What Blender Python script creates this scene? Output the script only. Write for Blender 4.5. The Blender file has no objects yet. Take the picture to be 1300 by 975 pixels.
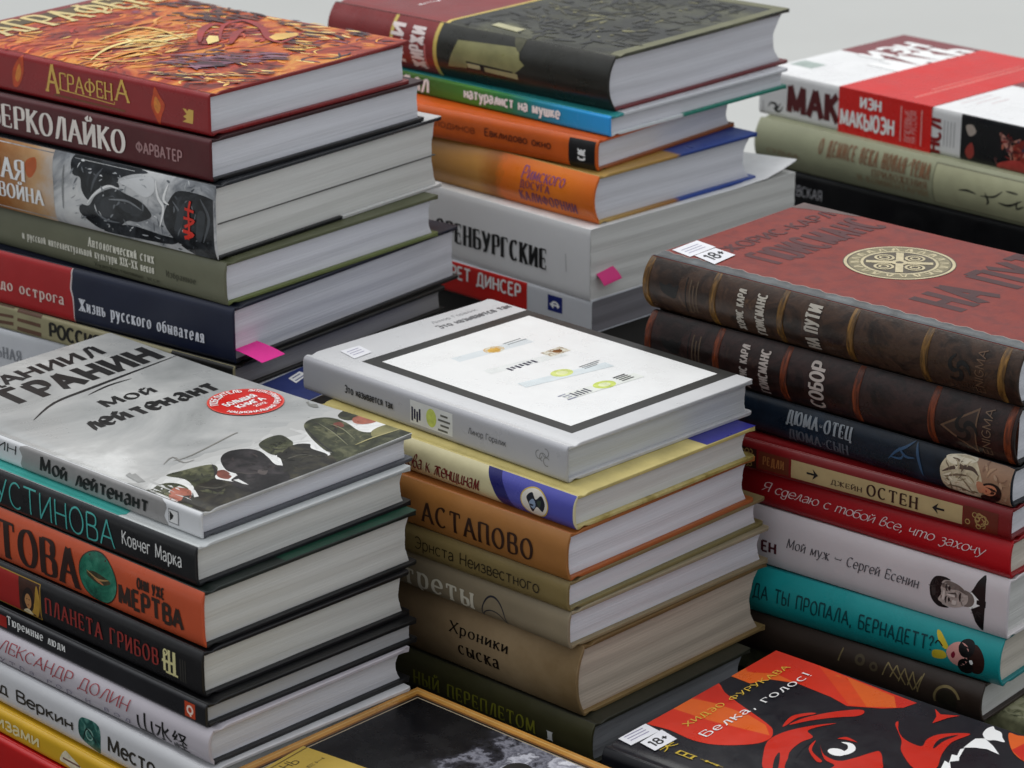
import bpy, bmesh, math, random
from mathutils import Vector
random.seed(7)
SC = bpy.context.scene
COL = SC.collection
# ------------------------------------------------------------------ camera, world, light, exposure
cam = bpy.data.cameras.new('camera')
cam.sensor_width = 36.0
cam.lens = 99.7
cam.clip_start = 0.05
cam.clip_end = 200.0
cam.dof.use_dof = True
cam.dof.focus_distance = 1.60
cam.dof.aperture_fstop = 15.0
camo = bpy.data.objects.new('camera', cam)
camo.location = (0, 0, 1.47)
camo.rotation_euler = (math.radians(90 - 19.5), 0, 0)
COL.objects.link(camo)
SC.camera = camo
W = bpy.data.worlds.new('World')
SC.world = W
W.use_nodes = True
bgn = W.node_tree.nodes['Background']
_tc = W.node_tree.nodes.new('ShaderNodeTexCoord')
_sp = W.node_tree.nodes.new('ShaderNodeSeparateXYZ')
_mr = W.node_tree.nodes.new('ShaderNodeMapRange')
_mr.inputs['From Min'].default_value = 0.05
_mr.inputs['From Max'].default_value = 0.85
_mr.inputs['To Min'].default_value = 0.30
_mr.inputs['To Max'].default_value = 0.92
W.node_tree.links.new(_tc.outputs['Generated'], _sp.inputs[0])
W.node_tree.links.new(_sp.outputs['Z'], _mr.inputs['Value'])
W.node_tree.links.new(_mr.outputs['Result'], bgn.inputs['Strength'])
bgn.inputs['Color'].default_value = (0.93, 0.96, 1.0, 1)


def area(name, loc, target, size, power, colr=(1, 1, 1)):
    l = bpy.data.lights.new(name, 'AREA')
    l.shape = 'RECTANGLE'
    l.size, l.size_y = size
    l.energy = power
    l.color = colr
    o = bpy.data.objects.new(name, l)
    o.location = loc
    d = Vector(target) - Vector(loc)
    o.rotation_euler = d.to_track_quat('-Z', 'Y').to_euler()
    COL.objects.link(o)


area('ceiling_light', (-0.5, 2.5, 3.3), (0, 1.65, 0.9), (2.2, 1.4), 34, (1.0, 0.985, 0.95))
area('floor_fill_light', (1.0, 6.2, 5.6), (0.8, 7.6, 0), (4.0, 3.0), 62, (1.0, 0.99, 0.96))  # added fill lamp, brightens the floor behind the table
area('left_light', (-3.0, 3.4, 2.3), (0, 1.7, 0.9), (1.8, 1.4), 20, (0.9, 0.95, 1.0))  # cool soft area light from the left
SC.view_settings.view_transform = 'Standard'
SC.view_settings.look = 'None'
SC.view_settings.exposure = 0.0
SC.view_settings.gamma = 1.0
SC.view_settings.use_curve_mapping = False

# ------------------------------------------------------------------ materials
def lin(h):
    h = h.lstrip('#')
    r = []
    for i in (0, 2, 4):
        c = int(h[i:i + 2], 16) / 255
        r.append(c / 12.92 if c <= 0.04045 else ((c + 0.055) / 1.055) ** 2.4)
    return (*r, 1)


def tone(h, k=1.14):
    return tuple(v ** k for v in lin(h)[:3]) + (1,)


CACHE = {}


def newmat(name):
    m = bpy.data.materials.new(name)
    m.use_nodes = True
    nt = m.node_tree
    return m, nt, nt.nodes['Principled BSDF']


def coords(nt, scale=(1, 1, 1)):
    tc = nt.nodes.new('ShaderNodeTexCoord')
    mp = nt.nodes.new('ShaderNodeMapping')
    mp.inputs['Scale'].default_value = scale
    nt.links.new(tc.outputs['Object'], mp.inputs['Vector'])
    return mp.outputs['Vector']


def noise(nt, vec, scale, detail=4, rough=0.55, dist=0.0):
    n = nt.nodes.new('ShaderNodeTexNoise')
    n.inputs['Scale'].default_value = scale
    n.inputs['Detail'].default_value = detail
    n.inputs['Roughness'].default_value = rough
    n.inputs['Distortion'].default_value = dist
    nt.links.new(vec, n.inputs['Vector'])
    return n.outputs['Fac']


def ramp(nt, fac, stops):
    r = nt.nodes.new('ShaderNodeValToRGB')
    e = r.color_ramp.elements
    while len(e) < len(stops):
        e.new(0.5)
    for el, (p, c) in zip(e, stops):
        el.position = p
        el.color = tone(c)
    nt.links.new(fac, r.inputs['Fac'])
    return r.outputs['Color']


def surface_wear(nt, bsdf, vec, rough, bump, bscale, scratch=0.0):
    n2 = noise(nt, vec, 45, 5, 0.65)
    mr = nt.nodes.new('ShaderNodeMapRange')
    mr.inputs['From Min'].default_value = 0.3
    mr.inputs['From Max'].default_value = 0.7
    mr.inputs['To Min'].default_value = max(0.05, rough - 0.09)
    mr.inputs['To Max'].default_value = min(1, rough + 0.11)
    nt.links.new(n2, mr.inputs['Value'])
    nt.links.new(mr.outputs['Result'], bsdf.inputs['Roughness'])
    if bump:
        nb = noise(nt, vec, bscale, 3, 0.6)
        b = nt.nodes.new('ShaderNodeBump')
        b.inputs['Strength'].default_value = bump
        b.inputs['Distance'].default_value = 0.0006
        nt.links.new(nb, b.inputs['Height'])
        nt.links.new(b.outputs['Normal'], bsdf.inputs['Normal'])


def M(h, rough=0.38, var=0.10, vs=50, bump=0.12, bscale=160, spec=0.4, metal=0.0, stretch=(1, 1, 1)):
    k = ('M', h, rough, var, vs, bump, bscale, spec, metal, stretch)
    if k in CACHE:
        return CACHE[k]
    m, nt, b = newmat('print ' + h)
    vec = coords(nt, stretch)
    f = noise(nt, vec, vs, 5, 0.6)
    c = tone(h)
    r = nt.nodes.new('ShaderNodeValToRGB')
    r.color_ramp.elements[0].position = 0.3
    r.color_ramp.elements[1].position = 0.7
    r.color_ramp.elements[0].color = tuple(v * (1 - var) for v in c[:3]) + (1,)
    r.color_ramp.elements[1].color = tuple(min(1, v * (1 + var) + 0.004 * var) for v in c[:3]) + (1,)
    nt.links.new(f, r.inputs['Fac'])
    nt.links.new(r.outputs['Color'], b.inputs['Base Color'])
    b.inputs['Specular IOR Level'].default_value = spec
    b.inputs['Metallic'].default_value = metal
    surface_wear(nt, b, vec, rough, bump, bscale)
    CACHE[k] = m
    return m


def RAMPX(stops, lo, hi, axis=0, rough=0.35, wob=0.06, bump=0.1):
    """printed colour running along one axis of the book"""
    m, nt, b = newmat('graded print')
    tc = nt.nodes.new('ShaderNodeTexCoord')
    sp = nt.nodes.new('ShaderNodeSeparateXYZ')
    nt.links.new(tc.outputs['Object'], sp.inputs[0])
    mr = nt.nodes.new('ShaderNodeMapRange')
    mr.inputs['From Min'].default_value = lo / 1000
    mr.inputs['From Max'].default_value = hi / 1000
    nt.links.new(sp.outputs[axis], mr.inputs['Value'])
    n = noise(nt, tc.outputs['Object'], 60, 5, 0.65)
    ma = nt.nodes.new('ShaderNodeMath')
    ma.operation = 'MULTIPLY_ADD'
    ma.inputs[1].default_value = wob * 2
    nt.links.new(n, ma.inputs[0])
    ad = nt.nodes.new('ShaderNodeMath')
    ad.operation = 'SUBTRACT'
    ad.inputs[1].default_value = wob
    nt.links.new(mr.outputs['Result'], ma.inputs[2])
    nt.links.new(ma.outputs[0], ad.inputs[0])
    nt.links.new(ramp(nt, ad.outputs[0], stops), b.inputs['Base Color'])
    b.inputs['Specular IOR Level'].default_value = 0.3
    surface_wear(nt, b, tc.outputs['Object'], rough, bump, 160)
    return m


def PHOTO(stops, scale=40, rough=0.35, dist=0.5, stretch=(1, 1, 1), detail=6, bump=0.1):
    """mottled printed picture"""
    k = ('P', tuple(stops), scale, rough, dist, stretch, detail)
    if k in CACHE:
        return CACHE[k]
    m, nt, b = newmat('mottled print')
    vec = coords(nt, stretch)
    f = noise(nt, vec, scale, detail, 0.62, dist)
    nt.links.new(ramp(nt, f, stops), b.inputs['Base Color'])
    b.inputs['Specular IOR Level'].default_value = 0.32
    surface_wear(nt, b, coords(nt), rough, bump, 160)
    CACHE[k] = m
    return m


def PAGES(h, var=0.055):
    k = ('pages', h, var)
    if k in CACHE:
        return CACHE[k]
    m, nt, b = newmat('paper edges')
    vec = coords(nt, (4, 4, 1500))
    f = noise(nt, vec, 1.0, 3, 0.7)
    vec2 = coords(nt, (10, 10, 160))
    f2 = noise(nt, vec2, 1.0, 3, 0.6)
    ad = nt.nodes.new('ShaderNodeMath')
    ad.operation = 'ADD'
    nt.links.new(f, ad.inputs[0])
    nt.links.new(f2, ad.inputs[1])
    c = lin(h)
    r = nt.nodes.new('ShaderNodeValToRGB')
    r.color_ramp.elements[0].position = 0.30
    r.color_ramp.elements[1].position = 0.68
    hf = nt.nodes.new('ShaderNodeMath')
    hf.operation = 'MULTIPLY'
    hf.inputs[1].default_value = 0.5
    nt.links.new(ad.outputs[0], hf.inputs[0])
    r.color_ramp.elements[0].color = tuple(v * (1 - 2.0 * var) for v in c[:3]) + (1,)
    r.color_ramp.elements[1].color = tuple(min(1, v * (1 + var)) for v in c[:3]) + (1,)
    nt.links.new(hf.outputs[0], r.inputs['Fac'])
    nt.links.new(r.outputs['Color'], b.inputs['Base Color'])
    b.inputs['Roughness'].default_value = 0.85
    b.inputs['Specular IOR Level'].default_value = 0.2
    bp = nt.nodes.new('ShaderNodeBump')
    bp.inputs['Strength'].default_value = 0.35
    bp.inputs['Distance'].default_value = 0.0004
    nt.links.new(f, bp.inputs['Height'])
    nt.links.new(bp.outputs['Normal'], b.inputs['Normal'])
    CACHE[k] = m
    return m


PW = PAGES('#d9dae0')      # white paper
PG = PAGES('#d2d2ce')      # greyish
PC = PAGES('#cfc8bb')      # cream
PK = PAGES('#c9baa9', 0.10)  # tan old paper

# ------------------------------------------------------------------ mesh helpers
def link(name, bm, mats, parent=None, smooth=35):
    me = bpy.data.meshes.new(name)
    bm.to_mesh(me)
    bm.free()
    for m in (mats if isinstance(mats, (list, tuple)) else [mats]):
        me.materials.append(m)
    if smooth:
        me.polygons.foreach_set('use_smooth', [True] * len(me.polygons))
        me.set_sharp_from_angle(angle=math.radians(smooth))
    o = bpy.data.objects.new(name, me)
    COL.objects.link(o)
    if parent:
        o.parent = parent
    return o


def bevel(o, w=0.0005, seg=2):
    m = o.modifiers.new('soft edges', 'BEVEL')
    m.width = w
    m.segments = seg
    m.limit_method = 'ANGLE'
    m.angle_limit = math.radians(50)
    return o


def prism(bm, poly, x0, x1, nx=1, wob=None):
    """closed outline in (y,z) millimetres swept along x"""
    rings = []
    for i in range(nx + 1):
        x = x0 + (x1 - x0) * i / nx
        rings.append([bm.verts.new((x / 1000, (y + (wob(x, y, z) if wob else 0)) / 1000, z / 1000)) for y, z in poly])
    n = len(poly)
    for a, b in zip(rings, rings[1:]):
        for i in range(n):
            j = (i + 1) % n
            bm.faces.new((a[i], a[j], b[j], b[i]))
    bm.faces.new(list(reversed(rings[0])))
    bm.faces.new(rings[-1])
    bmesh.ops.recalc_face_normals(bm, faces=bm.faces)


def thing(name, label, cat, group=None, loc=(0, 0, 0), rz=0):
    o = bpy.data.objects.new(name, None)
    o.empty_display_size = 0.02
    COL.objects.link(o)
    o.location = loc
    o.rotation_euler = (0, 0, rz)
    o['label'] = label
    o['category'] = cat
    if group:
        o['group'] = group
    return o


# ------------------------------------------------------------------ the setting
def box(bm, x0, x1, y0, y1, z0, z1):
    v = [bm.verts.new(p) for p in ((x0, y0, z0), (x1, y0, z0), (x1, y1, z0), (x0, y1, z0), (x0, y0, z1), (x1, y0, z1), (x1, y1, z1), (x0, y1, z1))]
    for f in ((3, 2, 1, 0), (4, 5, 6, 7), (0, 1, 5, 4), (1, 2, 6, 5), (2, 3, 7, 6), (3, 0, 4, 7)):
        bm.faces.new([v[i] for i in f])


bm = bmesh.new()
bmesh.ops.create_grid(bm, x_segments=1, y_segments=1, size=30)
bmesh.ops.translate(bm, verts=bm.verts, vec=(0, 12, 0))
fl = link('floor', bm, M('#d8d8d4', 0.7, 0.04, 0.8, 0, spec=0.2), smooth=0)
fl['kind'] = 'structure'

# ------------------------------------------------------------------ lettering: a pen-drawn Cyrillic alphabet
G = {
 'А': (8, 'L0,0 4,10|L4,10 8,0|L1.5,3.5 6.5,3.5'),
 'Б': (7, 'L.6,0 .6,10|L.6,10 6.2,10|C.6,5.7 4,5.7 6.4,4.8 6.8,2.9 6.4,.9 4,0 .6,0'),
 'В': (6.8, 'L.6,0 .6,10|C.6,10 3.8,10 5.7,9.3 6,7.7 5.5,6.1 3.8,5.4 .6,5.4|C.6,5.4 4.2,5.4 6.3,4.5 6.7,2.8 6.2,.9 4.2,0 .6,0'),
 'Г': (6.2, 'L.6,0 .6,10|L.6,10 6.2,10'),
 'Д': (8.6, 'L.2,-2 .2,0|L.2,0 8.4,0|L8.4,0 8.4,-2|L1.5,0 3,10|L3,10 7.2,10|L7.2,10 7.2,0'),
 'Е': (6.4, 'L.6,0 .6,10|L.6,10 6,10|L.6,5.2 5.2,5.2|L.6,0 6.3,0'),
 'Ж': (11, 'L5.5,0 5.5,10|L.6,10 5.5,5|L5.5,5 0,0|L10.4,10 5.5,5|L5.5,5 11,0'),
 'З': (6.6, 'C.5,8.6 1.6,9.7 3.3,10 5.3,9.4 5.9,7.7 5.2,6 2.4,5.3|C2.4,5.3 5.4,4.8 6.5,2.8 5.6,.8 3.3,0 1.3,.4 .2,1.7'),
 'И': (7.6, 'L.6,0 .6,10|L7,0 7,10|L.6,.3 7,9.7'),
 'Й': (7.6, 'L.6,0 .6,10|L7,0 7,10|L.6,.3 7,9.7|C2,12.8 2.8,11.6 3.8,11.3 4.8,11.6 5.6,12.8'),
 'К': (7, 'L.6,0 .6,10|L6.5,10 .6,4.6|L2.3,6.2 7,0'),
 'Л': (7.4, 'C-.3,0 .9,.4 2.2,4.2 3.9,10|L3.9,10 6.7,10|L6.7,10 6.7,0'),
 'М': (9.8, 'L.5,0 1,10|L1,10 4.9,1|L4.9,1 8.8,10|L8.8,10 9.3,0'),
 'Н': (7.6, 'L.6,0 .6,10|L7,0 7,10|L.6,5 7,5'),
 'О': (8.2, 'O4.1,5,3.9,5'),
 'П': (7.6, 'L.6,0 .6,10|L.6,10 7,10|L7,10 7,0'),
 'Р': (6.6, 'L.6,0 .6,10|C.6,10 4,10 6,9.2 6.5,7.3 6,5.2 4,4.4 .6,4.4'),
 'С': (7.4, 'A4.1,5,3.9,5,48,312'),
 'Т': (8, 'L4,0 4,10|L.2,10 7.8,10'),
 'У': (7.4, 'L0,10 4,3|C7.4,10 3.9,2.4 2.8,.5 1.6,0 .5,.4'),
 'Ф': (10, 'L5,0 5,10|O5,5.2,4.7,3.2'),
 'Х': (7.8, 'L0,0 7.4,10|L.2,10 7.8,0'),
 'Ц': (8.2, 'L.6,10 .6,0|L.6,0 7.9,0|L7,10 7,0|L7.9,0 7.9,-2'),
 'Ч': (7.2, 'C.6,10 .6,6.6 1.5,4.8 3.4,4.3 6.6,5|L6.6,0 6.6,10'),
 'Ш': (10.6, 'L.6,10 .6,0|L5.3,10 5.3,0|L10,10 10,0|L.6,0 10,0'),
 'Щ': (11.2, 'L.6,10 .6,0|L5.3,10 5.3,0|L10,10 10,0|L.6,0 10.9,0|L10.9,0 10.9,-2'),
 'Ъ': (8.4, 'L0,10 2.3,10|L2.3,10 2.3,0|C2.3,5.5 5.5,5.5 7.6,4.7 8,2.8 7.6,.9 5.5,0 2.3,0'),
 'Ы': (9.4, 'L.6,0 .6,10|C.6,5.5 3.2,5.5 5.2,4.7 5.6,2.8 5.2,.9 3.2,0 .6,0|L8.8,0 8.8,10'),
 'Ь': (6.6, 'L.6,0 .6,10|C.6,5.5 3.8,5.5 5.9,4.7 6.3,2.8 5.9,.9 3.8,0 .6,0'),
 'Э': (7.4, 'A3.3,5,3.9,5,-132,132|L2.6,5.1 7,5.1'),
 'Ю': (10.8, 'L.6,0 .6,10|O7,5,3.6,5|L.6,5 3.4,5'),
 'Я': (6.8, 'L6.2,0 6.2,10|C6.2,10 3,10 1,9.2 .6,7.4 1,5.5 3,4.7 6.2,4.7|L3.6,4.7 0,0'),
 'а': (5.4, 'C.5,5.8 1.4,6.8 2.8,7 4.3,6.3 4.7,5 4.8,3|L4.8,4 4.8,0|C4.8,4.2 2,3.7 .5,2.8 .2,1.6 1,.2 2.6,.1 4.8,1.8'),
 'б': (5.8, 'O2.9,3.1,2.8,3.1|C.1,3.2 .3,6.6 1.6,8.6 4.2,9.3 5.2,10'),
 'е': (5.6, 'C.4,3.7 5.5,3.7 5.1,6 3,7 .9,5.9 .1,3.5 .8,1 3,0 5.3,1.2'),
 'р': (6, 'L.6,-3 .6,7|C.6,5.2 1.6,6.7 3.4,7 5.3,5.8 5.8,3.5 5.2,1.2 3.4,0 1.6,.4 .6,1.8'),
 'у': (6, 'L0,7 3.1,.5|C6,7 2.6,-1.6 1.6,-2.9 .2,-2.7'),
 'ф': (8, 'L4,-3 4,10|O4,3.5,3.8,3.4'),
 ',': (2, 'C1,1 1.3,0 .4,-2'), '.': (2, 'L.6,0 1.4,.6'), '-': (4, 'L.4,4 3.6,4'), '–': (6, 'L.3,4 5.7,4'), '—': (9, 'L.3,4 8.7,4'),
 '!': (2.6, 'L1.3,3 1.3,10|L1.3,0 1.3,.9'), '?': (5.6, 'C.4,8 1.4,9.7 3.2,10 5,8.6 4.6,6.6 3,5 2.8,3.2|L2.8,0 2.8,.9'),
 'X': (7.8, 'L0,0 7.4,10|L.2,10 7.8,0'), 'I': (1.6, 'L.8,0 .8,10'), ' ': (4, ''),
 '1': (3.6, 'L0,8 2.4,10|L2.4,10 2.4,0'), '8': (6, 'O3,7.5,2.5,2.4|O3,2.6,2.9,2.6'), '+': (6, 'L3,2.5 3,7.5|L.4,5 5.6,5'),
 '0': (6, 'O3,5,2.8,5'), '2': (6, 'C.3,7.6 1,9.5 3,10 5.4,8.6 5,6 2,2.4 .2,0|L.2,0 6,0'),
 'E': (6.4, 'L.6,0 .6,10|L.6,10 6,10|L.6,5.2 5.2,5.2|L.6,0 6.3,0'), 'N': (7.6, 'L.6,0 .6,10|L7,0 7,10|L.6,9.7 7,.3'),
 'G': (7.8, 'A4.1,5,3.9,5,48,350|L4.6,4.4 8,4.4'), 'M': (9.8, 'L.5,0 1,10|L1,10 4.9,1|L4.9,1 8.8,10|L8.8,10 9.3,0'), 'A': (8, 'L0,0 4,10|L4,10 8,0|L1.5,3.5 6.5,3.5'),
}
CUR = {   # handwriting forms
 'т': (9, 'L.5,0 .5,7|C.5,4.8 1.6,6.6 3.2,6.9 4.4,5.6 4.4,0|C4.4,4.8 5.6,6.6 7.1,6.9 8.3,5.6 8.3,1.6 9,.2'),
 'и': (7, 'C.5,7 .5,2.2 1.5,.1 3.2,.3 5.4,2.6 5.6,7|C5.6,7 5.5,1.4 6.6,0 7.4,.8'),
 'п': (6.6, 'L.5,0 .5,7|C.5,4.6 2,6.6 3.8,6.9 5.3,5.8 5.4,1.6 6.4,.2'),
 'д': (6, 'O2.6,3.4,2.5,3.4|C5,7 5,-1.6 3.8,-3.3 1.6,-2.8 .6,-1'),
 'в': (5.6, 'C.4,0 .4,6 1.6,9.6 3.4,9.6 3.8,7.8 1.4,5|C1.2,5 4.2,5 5.2,2.8 3.8,.2 1.4,.1 .4,1.6'),
 'г': (4.6, 'C.3,5.4 1.4,7 3.2,6.6 3.2,5 1,2.4 1.6,.2 3.4,.3 4.4,1.6'),
 'л': (6.4, 'C0,.4 1.2,.4 2.4,3.4 3.4,7 4.6,6.4 4.8,1.4 6.2,.3'),
 'м': (8.4, 'C0,.4 1,.4 2.2,6.8 2.6,6.6 4,1.2 4.4,1.2 6.4,6.8 6.8,6.4 6.9,1.4 8.2,.3'),
 'ч': (6, 'C.4,6.8 .4,4 1.6,2.8 4.8,4.4|C4.9,7 4.9,1.4 5.9,.2'),
 'х': (6.6, 'C0,6.4 1.4,6.8 3.2,3.4 4.8,.2 6.4,.7|C6.2,6.6 4.6,6 3.2,3.4 1.6,.6 .2,.3'),
 'з': (5.2, 'C.5,6.2 2.6,7 4.4,5.6 3.2,3.8 1.8,3.6|C1.8,3.6 4.6,2.8 4.6,-1 2.6,-3.2 .3,-2'),
 'ю': (8.6, 'L.5,0 .5,7|O5.6,3.5,2.7,3.5|L.5,3.5 3,3.5'), 'ж': (9.6, 'C0,.4 1.6,.6 2.6,4 4,6.8 .6,6.4|L4.6,0 4.6,7|C9,6.4 5.6,6.8 6.4,3.4 8,.4 9.4,.6'),
}
for ch in 'в г д ж з и й к л м н о п с т х ц ч ш щ ъ ы ь э ю я'.split():
    w_, s_ = G[ch.upper()]
    G[ch] = (w_ * 0.76, s_, 0.70)


def smoothline(pts, n=5):
    out = []
    for i in range(len(pts) - 1):
        p0 = pts[max(0, i - 1)]
        p1, p2 = pts[i], pts[i + 1]
        p3 = pts[min(len(pts) - 1, i + 2)]
        for k in range(n):
            t = k / n
            out.append(tuple(0.5 * (2 * p1[a] + (p2[a] - p0[a]) * t + (2 * p0[a] - 5 * p1[a] + 4 * p2[a] - p3[a]) * t * t
                                    + (3 * p1[a] - p0[a] - 3 * p2[a] + p3[a]) * t ** 3) for a in (0, 1)))
    out.append(pts[-1])
    return out


def parse(gl):
    res = []
    sy = gl[2] if len(gl) > 2 else 1.0
    sx = 0.76 if len(gl) > 2 else 1.0
    if not gl[1]:
        return res
    for s in gl[1].split('|'):
        c, body = s[0], s[1:]
        if c in 'LC':
            pts = [tuple(float(v) for v in p.split(',')) for p in body.split()]
            if c == 'C':
                pts = smoothline(pts)
            closed = False
        else:
            v = [float(a) for a in body.split(',')]
            if c == 'O':
                pts = [(v[0] + v[2] * math.cos(a * math.tau / 28), v[1] + v[3] * math.sin(a * math.tau / 28)) for a in range(28)]
                closed = True
            else:
                pts = [(v[0] + v[2] * math.cos(math.radians(v[4] + (v[5] - v[4]) * i / 22)), v[1] + v[3] * math.sin(math.radians(v[4] + (v[5] - v[4]) * i / 22))) for i in range(23)]
                closed = False
        res.append(([(x * sx, y * sy) for x, y in pts], closed, c))
    return res


def sweep(pts, closed, pen):
    """quad strip of a line drawn with an elliptical nib (half axes a, b, turned by rho)"""
    a, b, rho = pen
    cr, sr = math.cos(rho), math.sin(rho)
    n = len(pts)
    L_, R_ = [], []
    for i, p in enumerate(pts):
        q0 = pts[i - 1] if (i or closed) else None
        q1 = pts[(i + 1) % n] if (i < n - 1 or closed) else None
        d0 = Vector((p[0] - q0[0], p[1] - q0[1])).normalized() if q0 else None
        d1 = Vector((q1[0] - p[0], q1[1] - p[1])).normalized() if q1 else None
        d = (d0 + d1) if (d0 and d1) else (d0 or d1)
        d = d.normalized() if d.length > 1e-6 else (d0 or d1)
        nx, ny = -d.y, d.x
        h = math.hypot(a * (nx * cr + ny * sr), b * (-nx * sr + ny * cr))
        ext = 0.0
        L_.append((p[0] + nx * h, p[1] + ny * h))
        R_.append((p[0] - nx * h, p[1] - ny * h))
    v = L_ + R_
    f = [(i, i + 1, n + i + 1, n + i) for i in range(n - 1)]
    if closed:
        f.append((n - 1, 0, n, 2 * n - 1))
    return v, f


STYLES = {   # thick, thin, nib turn, serif half length, slant, letter gap
 'serif': (0.95, 0.34, 0.28, 1.2, 0, 0.9), 'serifb': (1.05, 0.40, 0.25, 1.4, 0, 1.0), 'cond': (1.2, 0.32, 0.12, 1.35, 0, 0.9),
 'sans': (0.50, 0.48, 0, 0, 0, 1.1), 'sansb': (1.0, 0.85, 0, 0, 0, 1.1), 'sanst': (0.36, 0.34, 0, 0, 0, 1.2), 'black': (1.35, 1.0, 0, 0, 0, 0.95),
 'ital': (0.62, 0.28, 0.45, 0.7, 0.25, 0.9), 'script': (0.62, 0.26, 0.6, 0, 0.34, 0.2), 'hand': (0.62, 0.5, 0.5, 0, 0.08, 1.2),
 'deco': (0.75, 0.40, 0.3, 1.0, 0, 0.7), 'brush': (1.5, 0.45, 0.6, 0, 0.10, 1.1),
}


def text(s, style='serif', jitter=0.0, seed=0, wide=1.0):
    """flat lettering fitted to the unit box later: list of (verts, faces) strokes"""
    a, b, rho, ser, slant, gap = STYLES[style]
    a, ser, gap = a * wide, ser * wide, gap * wide ** 0.6
    rnd = random.Random(seed + len(s))
    strokes = []
    x = 0.0
    for ch in s:
        gl = CUR.get(ch) if style == 'script' and ch in CUR else G[ch]
        P = parse(gl)
        ends = []
        for pts, closed, c in P:
            if not closed:
                ends += [pts[0], pts[-1]]
        jx, jy = rnd.uniform(-jitter, jitter), rnd.uniform(-jitter, jitter)
        for pts, closed, c in P:
            pts2 = list(pts)
            out = [sweep(pts2, closed, (a, b, rho))]
            if not closed and c in 'LC':
                for e, nb in ((pts[0], pts[1]), (pts[-1], pts[-2])):
                    if sum(1 for q in ends if abs(q[0] - e[0]) + abs(q[1] - e[1]) < 0.5) > 1:
                        continue
                    dx, dy = nb[0] - e[0], nb[1] - e[1]
                    if ser and c == 'L' and abs(dy) > 0.6 * abs(dx) and abs(dy) > 2.5:
                        out.append(sweep([(e[0] - ser, e[1]), (e[0] + ser, e[1])], False, (a, b * 1.1, 0)))
                    elif ser and c == 'L' and abs(dx) > 3 and abs(dy) < 0.3 * abs(dx):
                        sgn = -1 if e[1] > 4 else 1
                        out.append(sweep([(e[0], e[1] - 0.2 * sgn), (e[0] + 0.15, e[1] + sgn * 1.9)], False, (b * 1.3, b, 0)))
            for v, f in out:
                strokes.append(([(x + px + jx + slant * py, py + jy) for px, py in v], f))
        wd = gl[0] + a * 0.9 + (ser * 0.5 if ser else 0)
        x += wd + gap + (0.9 if style in ('serif', 'serifb') else 0)
    return strokes


def fit(strokes, p0, p1, mode):
    """place lettering in the box from its lower left p0 to its upper right p1.
    mode S along the spine, V turned on the spine (reads upwards), C on the front cover (reads away from the spine)"""
    xs = [v[0] for st in strokes for v in st[0]]
    ys = [v[1] for st in strokes for v in st[0]]
    x0, x1, y0, y1 = min(xs), max(xs), min(ys), max(ys)
    y0 = min(y0, 0)
    out = []
    for v, f in strokes:
        q = []
        for x, y in v:
            s = (x - x0) / (x1 - x0)
            t = (y - y0) / (y1 - y0)
            if mode == 'S':
                q.append((p0[0] + s * (p1[0] - p0[0]), p0[1] + t * (p1[1] - p0[1])))
            else:
                q.append((p0[0] + t * (p1[0] - p0[0]), p0[1] + s * (p1[1] - p0[1])))
        out.append((q, f))
    return out


def builtin(s, bold=0.0):
    c = bpy.data.curves.new('glyphs', 'FONT')
    c.body = s
    c.offset = bold
    c.resolution_u = 3
    o = bpy.data.objects.new('glyphs', c)
    COL.objects.link(o)
    dg = bpy.context.evaluated_depsgraph_get()
    me = bpy.data.meshes.new_from_object(o.evaluated_get(dg))
    r = [([(v.co.x * 14, v.co.y * 14) for v in me.vertices], [tuple(p.vertices) for p in me.polygons])]
    bpy.data.objects.remove(o)
    bpy.data.curves.remove(c)
    bpy.data.meshes.remove(me)
    return r


# flat shapes
def poly(pts, smooth=False):
    pts = list(pts)
    if smooth:
        n = len(pts)
        out = []
        for i in range(n):
            p0, p1, p2, p3 = pts[i - 1], pts[i], pts[(i + 1) % n], pts[(i + 2) % n]
            for k in range(4):
                t = k / 4
                out.append(tuple(0.5 * (2 * p1[a] + (p2[a] - p0[a]) * t + (2 * p0[a] - 5 * p1[a] + 4 * p2[a] - p3[a]) * t * t
                                        + (3 * p1[a] - p0[a] - 3 * p2[a] + p3[a]) * t ** 3) for a in (0, 1)))
        pts = out
    return [(pts, [tuple(range(len(pts)))])]


def blob(pts):
    return poly(pts, True)


def rect(x0, y0, x1, y1):
    return poly([(x0, y0), (x1, y0), (x1, y1), (x0, y1)])


def ell(c, rx, ry=None, n=36):
    ry = ry or rx
    return poly([(c[0] + rx * math.cos(i * math.tau / n), c[1] + ry * math.sin(i * math.tau / n)) for i in range(n)])


def ring(c, r0, r1, n=48, a0=0, a1=360, k=1.0):
    m = n + 1
    v = []
    for i in range(m):
        a = math.radians(a0 + (a1 - a0) * i / n)
        v.append((c[0] + r0 * math.cos(a), c[1] + r0 * k * math.sin(a)))
    for i in range(m):
        a = math.radians(a0 + (a1 - a0) * i / n)
        v.append((c[0] + r1 * math.cos(a), c[1] + r1 * k * math.sin(a)))
    return [(v, [(i, i + 1, m + i + 1, m + i) for i in range(n)])]


def line(pts, w, smooth=True):
    pts = smoothline(pts, 4) if smooth and len(pts) > 2 else list(pts)
    return [sweep(pts, False, (w / 2, w / 2, 0))]


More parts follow.
